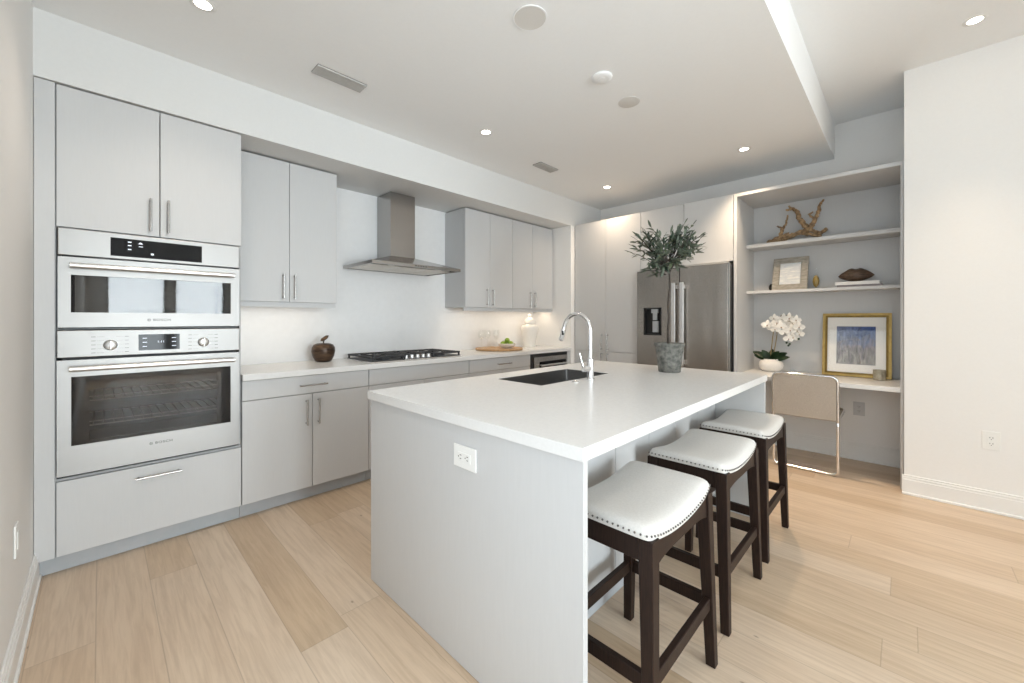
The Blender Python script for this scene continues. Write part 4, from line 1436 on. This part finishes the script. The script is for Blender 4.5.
tag(obj('ball_ornament', bm, M['black'], None, 60, (2.655, 4.925, ZS2)), 'black ball ornament half hidden behind the small picture frame', 'ornament')
Hb = thing('perfume_bottle', 'little clear glass bottle with amber heart beside the picture frame', 'bottle', (3.006, 4.86, ZS2))
bp_ = [(0.026, 0.0), (0.030, 0.004), (0.034, 0.05), (0.030, 0.095), (0.014, 0.112), (0.010, 0.125), (0.010, 0.14), (0.022, 0.146), (0.022, 0.152)]
obj('bottle_glass', lathe(bmesh.new(), [(r * 1.15, ZS2 + h * 1.25) for r, h in bp_], 3.006, 4.86, 24), M['clear'], Hb, 50)
obj('amber_core', lathe(bmesh.new(), [(0.004, ZS2 + 0.015), (0.020, ZS2 + 0.038), (0.026, ZS2 + 0.07), (0.021, ZS2 + 0.106), (0.008, ZS2 + 0.128)], 3.006, 4.86, 20), M['amber'], Hb, 60)


def book(label, x0, x1, y0, y1, z0, z1, cover):
    t = thing('book', label, 'book', ((x0 + x1) / 2, (y0 + y1) / 2, z0), 'books under the pod ornament')
    bm = bmesh.new()
    c = 0.0025
    box(bm, x0, x1, y0, y1, z0, z0 + c)
    box(bm, x0, x1, y0, y1, z1 - c, z1)
    box(bm, x0, x1, y0, y0 + c, z0 + c, z1 - c)
    obj('cover', bm, cover, t)
    obj('pages', B(x0 + 0.003, x1 - 0.003, y0 + c, y1 - 0.003, z0 + c, z1 - c), M['pages'], t)


book('dark grey book lying under the white book on the lower shelf', 3.165, 3.462, 4.77, 4.965, ZS2 + 0.0005, ZS2 + 0.020, M['book_grey'])
book('white book lying under the brown pod ornament on the lower shelf', 3.155, 3.445, 4.765, 4.96, ZS2 + 0.0205, ZS2 + 0.048, M['book_white'])
bm = bmesh.new()                # lip-like wooden pod: two lobed halves meeting in points
zc = ZS2 + 0.0485
n = 26
rings = []
for i in range(n + 1):
    u = -1 + 2 * i / n
    x = 3.288 + 0.122 * u
    env = max(1 - abs(u) ** 1.35, 0.0) ** 0.85
    topz = 0.112 * env * (1 - 0.16 * math.exp(-(u / 0.16) ** 2)) if env > 0 else 0
    lowz = 0.0
    cz = zc + 0.055
    hz_ = max(0.080 * env * (1 - 0.30 * math.exp(-(u / 0.20) ** 2)), 0.002)
    lz_ = max(0.0545 * env ** 0.8, 0.002)
    wy = max(0.062 * env, 0.002)
    ring = []
    for k in range(20):
        a = 2 * math.pi * k / 20
        s = math.sin(a)
        rib = 1 + 0.05 * math.sin(5 * a + 6 * u)
        ring.append(bm.verts.new((x, 4.862 + wy * math.cos(a) * rib, cz + (hz_ if s > 0 else lz_) * s * (rib if s > 0 else 1))))
    rings.append(ring)
for a, b in zip(rings, rings[1:]):
    for k in range(20):
        bm.faces.new((a[k], a[(k + 1) % 20], b[(k + 1) % 20], b[k]))
bm.faces.new(rings[0])
bm.faces.new(rings[-1][::-1])
tag(obj('pod_ornament', bm, M['pod_wood'], None, 70, (3.288, 4.862, zc)), 'carved dark brown pod ornament resting on the white book', 'ornament')

# orchid
ox, oy = 2.648, 4.86
Or = thing('potted_orchid', 'white orchid in a round white pot on the desk beside the framed art', 'plant', (ox, oy, ZDk))
op = [(0.062, 0.0), (0.072, 0.003), (0.096, 0.03), (0.104, 0.060), (0.099, 0.090), (0.078, 0.108), (0.064, 0.113), (0.062, 0.122), (0.054, 0.122), (0.052, 0.106), (0.002, 0.106)]
opot = obj('pot', lathe(bmesh.new(), [(r, ZDk + h) for r, h in op], ox, oy, 36), M['matte_ceramic'], Or, 50)
obj('moss', lathe(bmesh.new(), [(0.047, ZDk + 0.099), (0.03, ZDk + 0.112), (0.002, ZDk + 0.115)], ox, oy, 16, close=False), M['soil'], opot, 60)
for (ang, L_, W_, el) in ((190, 0.16, 0.075, 0.62), (165, 0.15, 0.06, 0.35), (15, 0.14, 0.075, 0.75), (-10, 0.145, 0.065, 0.35), (235, 0.12, 0.07, 1.1), (310, 0.12, 0.075, 1.0), (90, 0.12, 0.06, 1.5)):
    bm = bmesh.new()
    a = R(ang)
    leaf_mesh(bm, Vector((ox + 0.015 * math.cos(a), oy + 0.015 * math.sin(a), ZDk + 0.108)), Vector((math.cos(a), math.sin(a) * 0.6, el)), Vector((0, -0.8, 0.6)), L_, W_, 0.12, n=8)
    bmesh.ops.solidify(bm, geom=list(bm.faces), thickness=0.002)
    obj('leaf', bm, M['orchid_leaf'], Or, 60)
stems = [[(ox - 0.01, oy, ZDk + 0.11), (ox + 0.006, oy - 0.01, 0.98), (ox + 0.018, oy - 0.012, 1.10), (ox + 0.03, oy - 0.015, 1.20), (ox + 0.10, oy - 0.03, 1.27), (ox + 0.18, oy - 0.05, 1.24), (ox + 0.235, oy - 0.06, 1.14)],
         [(ox + 0.012, oy, ZDk + 0.11), (ox + 0.03, oy + 0.01, 0.98), (ox + 0.05, oy + 0.008, 1.12), (ox + 0.045, oy, 1.23), (ox + 0.09, oy - 0.01, 1.31), (ox + 0.18, oy - 0.03, 1.30), (ox + 0.25, oy - 0.04, 1.22)]]
for s_ in stems:
    obj('stem', tube(bmesh.new(), s_, [0.0045, 0.0045, 0.004, 0.0035, 0.003, 0.0022, 0.0015], 8), M['orchid_stem'], Or, 60)
flowers = [(-0.025, 1.213, 0.9), (0.015, 1.195, 0.9), (0.05, 1.175, 0.8), (0.19, 1.10, 0.85), (0.155, 1.085, 0.8), (0.235, 1.13, 0.75), (0.24, 1.20, 0.85), (0.06, 1.235, 1.05), (0.035, 1.285, 0.7), (0.105, 1.27, 1.0), (0.13, 1.225, 1.0), (0.095, 1.195, 1.0), (0.155, 1.28, 0.95),
           (0.165, 1.165, 1.0), (0.205, 1.215, 0.95), (0.215, 1.265, 0.8), (0.125, 1.145, 0.85), (0.215, 1.155, 0.75)]
rg = random.Random(5)
for (du, z, sc) in flowers:
    c0 = Vector((ox + du, oy - 0.045 + rg.uniform(-0.03, 0.025), z))
    face = Vector((rg.uniform(-0.25, 0.5), -1, rg.uniform(-0.35, 0.25))).normalized()
    sx_ = face.cross(Vector((0, 0, 1))).normalized()
    sz_ = sx_.cross(face).normalized()
    bm = bmesh.new()
    for k, (ang, L_, W_) in enumerate(((0, 0.046, 0.05), (180, 0.046, 0.05), (90, 0.046, 0.030), (215, 0.042, 0.026), (325, 0.042, 0.026))):
        a = R(ang + rg.uniform(-10, 10))
        dv_ = sx_ * math.cos(a) + sz_ * math.sin(a) + face * 0.12
        leaf_mesh(bm, c0 + dv_ * 0.002, dv_, face, 1.2 * L_ * sc, 1.2 * W_ * sc, 0.2, n=5)
    fl = obj('blossom', bm, M['petal'], Or, 60)
    bm = bmesh.new()
    bmesh.ops.create_uvsphere(bm, u_segments=8, v_segments=6, radius=0.006 * sc)
    bmesh.ops.translate(bm, verts=bm.verts, vec=c0 + face * 0.007 - sz_ * 0.005)
    obj('lip', bm, M['petal_heart'], fl, 60)
bm = bmesh.new()
for p in ((0.14, 1.045), (0.165, 1.035), (0.235, 1.085), (0.155, 1.02)):
    tb = bmesh.new()
    bmesh.ops.create_uvsphere(tb, u_segments=8, v_segments=6, radius=0.010)
    bmesh.ops.translate(tb, verts=tb.verts, vec=(ox + p[0], oy - 0.06, p[1]))
    merge(bm, tb)
obj('buds', bm, M['orchid_leaf'], Or, 60)

# framed art
ao = Vector((3.281, 4.885, ZDk + 0.0035))
Ar = thing('framed_art', 'gold-framed blue and grey watercolour leaning on the desk', 'framed art', ao)
mt = leaning(ao, 0.46, 0.56, R(8), 0)
put('frame', ring_frame(0.470, 0.568, 0.020, 0.0, 0.026), M['gold'], Ar, mt)
put('inner_moulding', (lambda bm: (bmesh.ops.translate(bm, verts=bm.verts, vec=(0, 0, 0.020)), bm)[1])(ring_frame(0.430, 0.528, 0.016, 0.004, 0.022)), M['bronze_gold'], Ar, mt)
put('mat_board', B(-0.200, 0.200, 0.013, 0.016, 0.035, 0.533), M['paper'], Ar, mt)
put('print', B(-0.133, 0.133, 0.0115, 0.0130, 0.110, 0.450), M['print'], Ar, mt)
put('glass', B(-0.199, 0.199, 0.007, 0.009, 0.036, 0.532), M['picture_glass'], Ar, mt)
put('backing', B(-0.205, 0.205, 0.0165, 0.021, 0.03, 0.54), M['black'], Ar, mt)
Cv = thing('candle_votive', 'mottled grey candle cup in front of the gold frame', 'candle', (3.442, 4.815, ZDk))
obj('cup', lathe(bmesh.new(), [(0.036, ZDk), (0.040, ZDk + 0.003), (0.042, ZDk + 0.085), (0.039, ZDk + 0.085), (0.037, ZDk + 0.068), (0.002, ZDk + 0.066)], 3.442, 4.815, 30), M['candle'], Cv, 40)
obj('wick', tube(bmesh.new(), [(3.442, 4.815, ZDk + 0.066), (3.443, 4.815, ZDk + 0.078)], 0.0012, 6), M['black'], Cv)


# ---------------------------------------------------------------- ceiling fittings
def downlight(label, x, y, z, e, col=(1.0, 0.85, 0.70), cone=120):
    t = thing('downlight', label, 'ceiling light', (x, y, z), 'recessed ceiling downlights')
    bm = lathe(bmesh.new(), [(0.034, z - 0.004), (0.050, z - 0.003), (0.054, z - 0.0005), (0.034, z - 0.0005)], x, y, 32, close=False)
    obj('trim_ring', bm, M['trim'], t, 40)
    obj('lens', lathe(bmesh.new(), [(0.034, z - 0.0025), (0.020, z - 0.003), (0.001, z - 0.003)], x, y, 24, close=False), M['lamp'], t)
    l = light('SPOT', 'downlight_lamp', (0, 0, -0.012), (0, 0, 0), e, col, spot_size=R(cone), spot_blend=1.0, shadow_soft_size=0.035)
    l.parent = t


downlight('recessed downlight nearest the left wall above the ovens', 1.223, 0.564, ZL, 26)
downlight('recessed downlight above the aisle between cooktop and island', 1.211, 2.371, ZL, 26)
downlight('recessed downlight near the pantry corner by the second vent', 1.194, 4.216, ZL, 40, (1.0, 0.78, 0.56), 140)
downlight('recessed downlight in front of the fridge near the ceiling step', 2.588, 4.164, ZL, 115, (1.0, 0.76, 0.52), 95)
downlight('recessed downlight in the raised ceiling by the right-hand wall', 3.899, 3.915, ZH, 55, (1.0, 0.74, 0.48), 55)
for (x, y, z) in ((2.588, 0.564, ZL), (5.4, 3.9, ZH), (3.9, 2.2, ZH), (3.9, 0.9, ZH), (5.4, 1.5, ZH)):
    light('SPOT', 'room_downlight', (x, y, z - 0.012), (0, 0, 0), 18, (1.0, 0.95, 0.89), spot_size=R(120), spot_blend=1.0, shadow_soft_size=0.035)  # added spots out of view, without fittings, to light the room


def vent(label, x0, x1, y0, y1):
    t = thing('ceiling_vent', label, 'vent', ((x0 + x1) / 2, (y0 + y1) / 2, ZL), 'ceiling air vents')
    obj('backing', B(x0, x1, y0, y1, ZL - 0.003, ZL - 0.0005), M['vent_dark'], t)
    n = 9
    for k in range(n):
        x = x0 + (x1 - x0) * (k + 0.5) / n
        bm = bmesh.new()
        w = (x1 - x0) / n * 0.34
        hexa(bm, [(x - w, y0, ZL - 0.010), (x + w * 0.4, y0, ZL - 0.010), (x + w * 0.4, y1, ZL - 0.010), (x - w, y1, ZL - 0.010)],
             [(x - w * 0.4, y0, ZL - 0.003), (x + w, y0, ZL - 0.003), (x + w, y1, ZL - 0.003), (x - w * 0.4, y1, ZL - 0.003)])
        obj('louvre', bm, M['vent'], t)
    return t


vent('grey slotted ceiling vent nearest the oven tower', 1.045, 1.150, 1.112, 1.412)
vent('grey slotted ceiling vent above the wall cabinets by the corner', 1.028, 1.132, 3.138, 3.408)
t = thing('ceiling_speaker', 'large round flush speaker in the ceiling above the island', 'ceiling speaker', (2.27, 1.711, ZL))
obj('bezel', lathe(bmesh.new(), [(0.085, ZL - 0.0005), (0.085, ZL - 0.004), (0.081, ZL - 0.005), (0.078, ZL - 0.004)], 2.27, 1.711, 40, close=False), M['ceiling'], t, 40)
obj('grille', lathe(bmesh.new(), [(0.078, ZL - 0.004), (0.001, ZL - 0.0045)], 2.27, 1.711, 40, close=False), M['speaker_cloth'], t)
t = thing('smoke_detector', 'small white domed detector on the ceiling', 'detector', (2.263, 2.383, ZL))
obj('housing', lathe(bmesh.new(), [(0.062, ZL - 0.0005), (0.062, ZL - 0.008), (0.056, ZL - 0.013), (0.03, ZL - 0.014), (0.001, ZL - 0.014)], 2.263, 2.383, 36, close=False), M['ceiling'], t, 40)
obj('sensor_cap', lathe(bmesh.new(), [(0.02, ZL - 0.014), (0.018, ZL - 0.016), (0.001, ZL - 0.016)], 2.263, 2.383, 20, close=False), M['ceiling'], t, 40)
tag(obj('ceiling_cover_plate', lathe(bmesh.new(), [(0.072, ZL - 0.0005), (0.072, ZL - 0.003), (0.068, ZL - 0.004), (0.001, ZL - 0.004)], 2.242, 2.761, 36, close=False), M['speaker_cloth'], None, 40, (2.242, 2.761, ZL)),
    'flat round grey cover disc on the ceiling past the detector', 'cover plate')
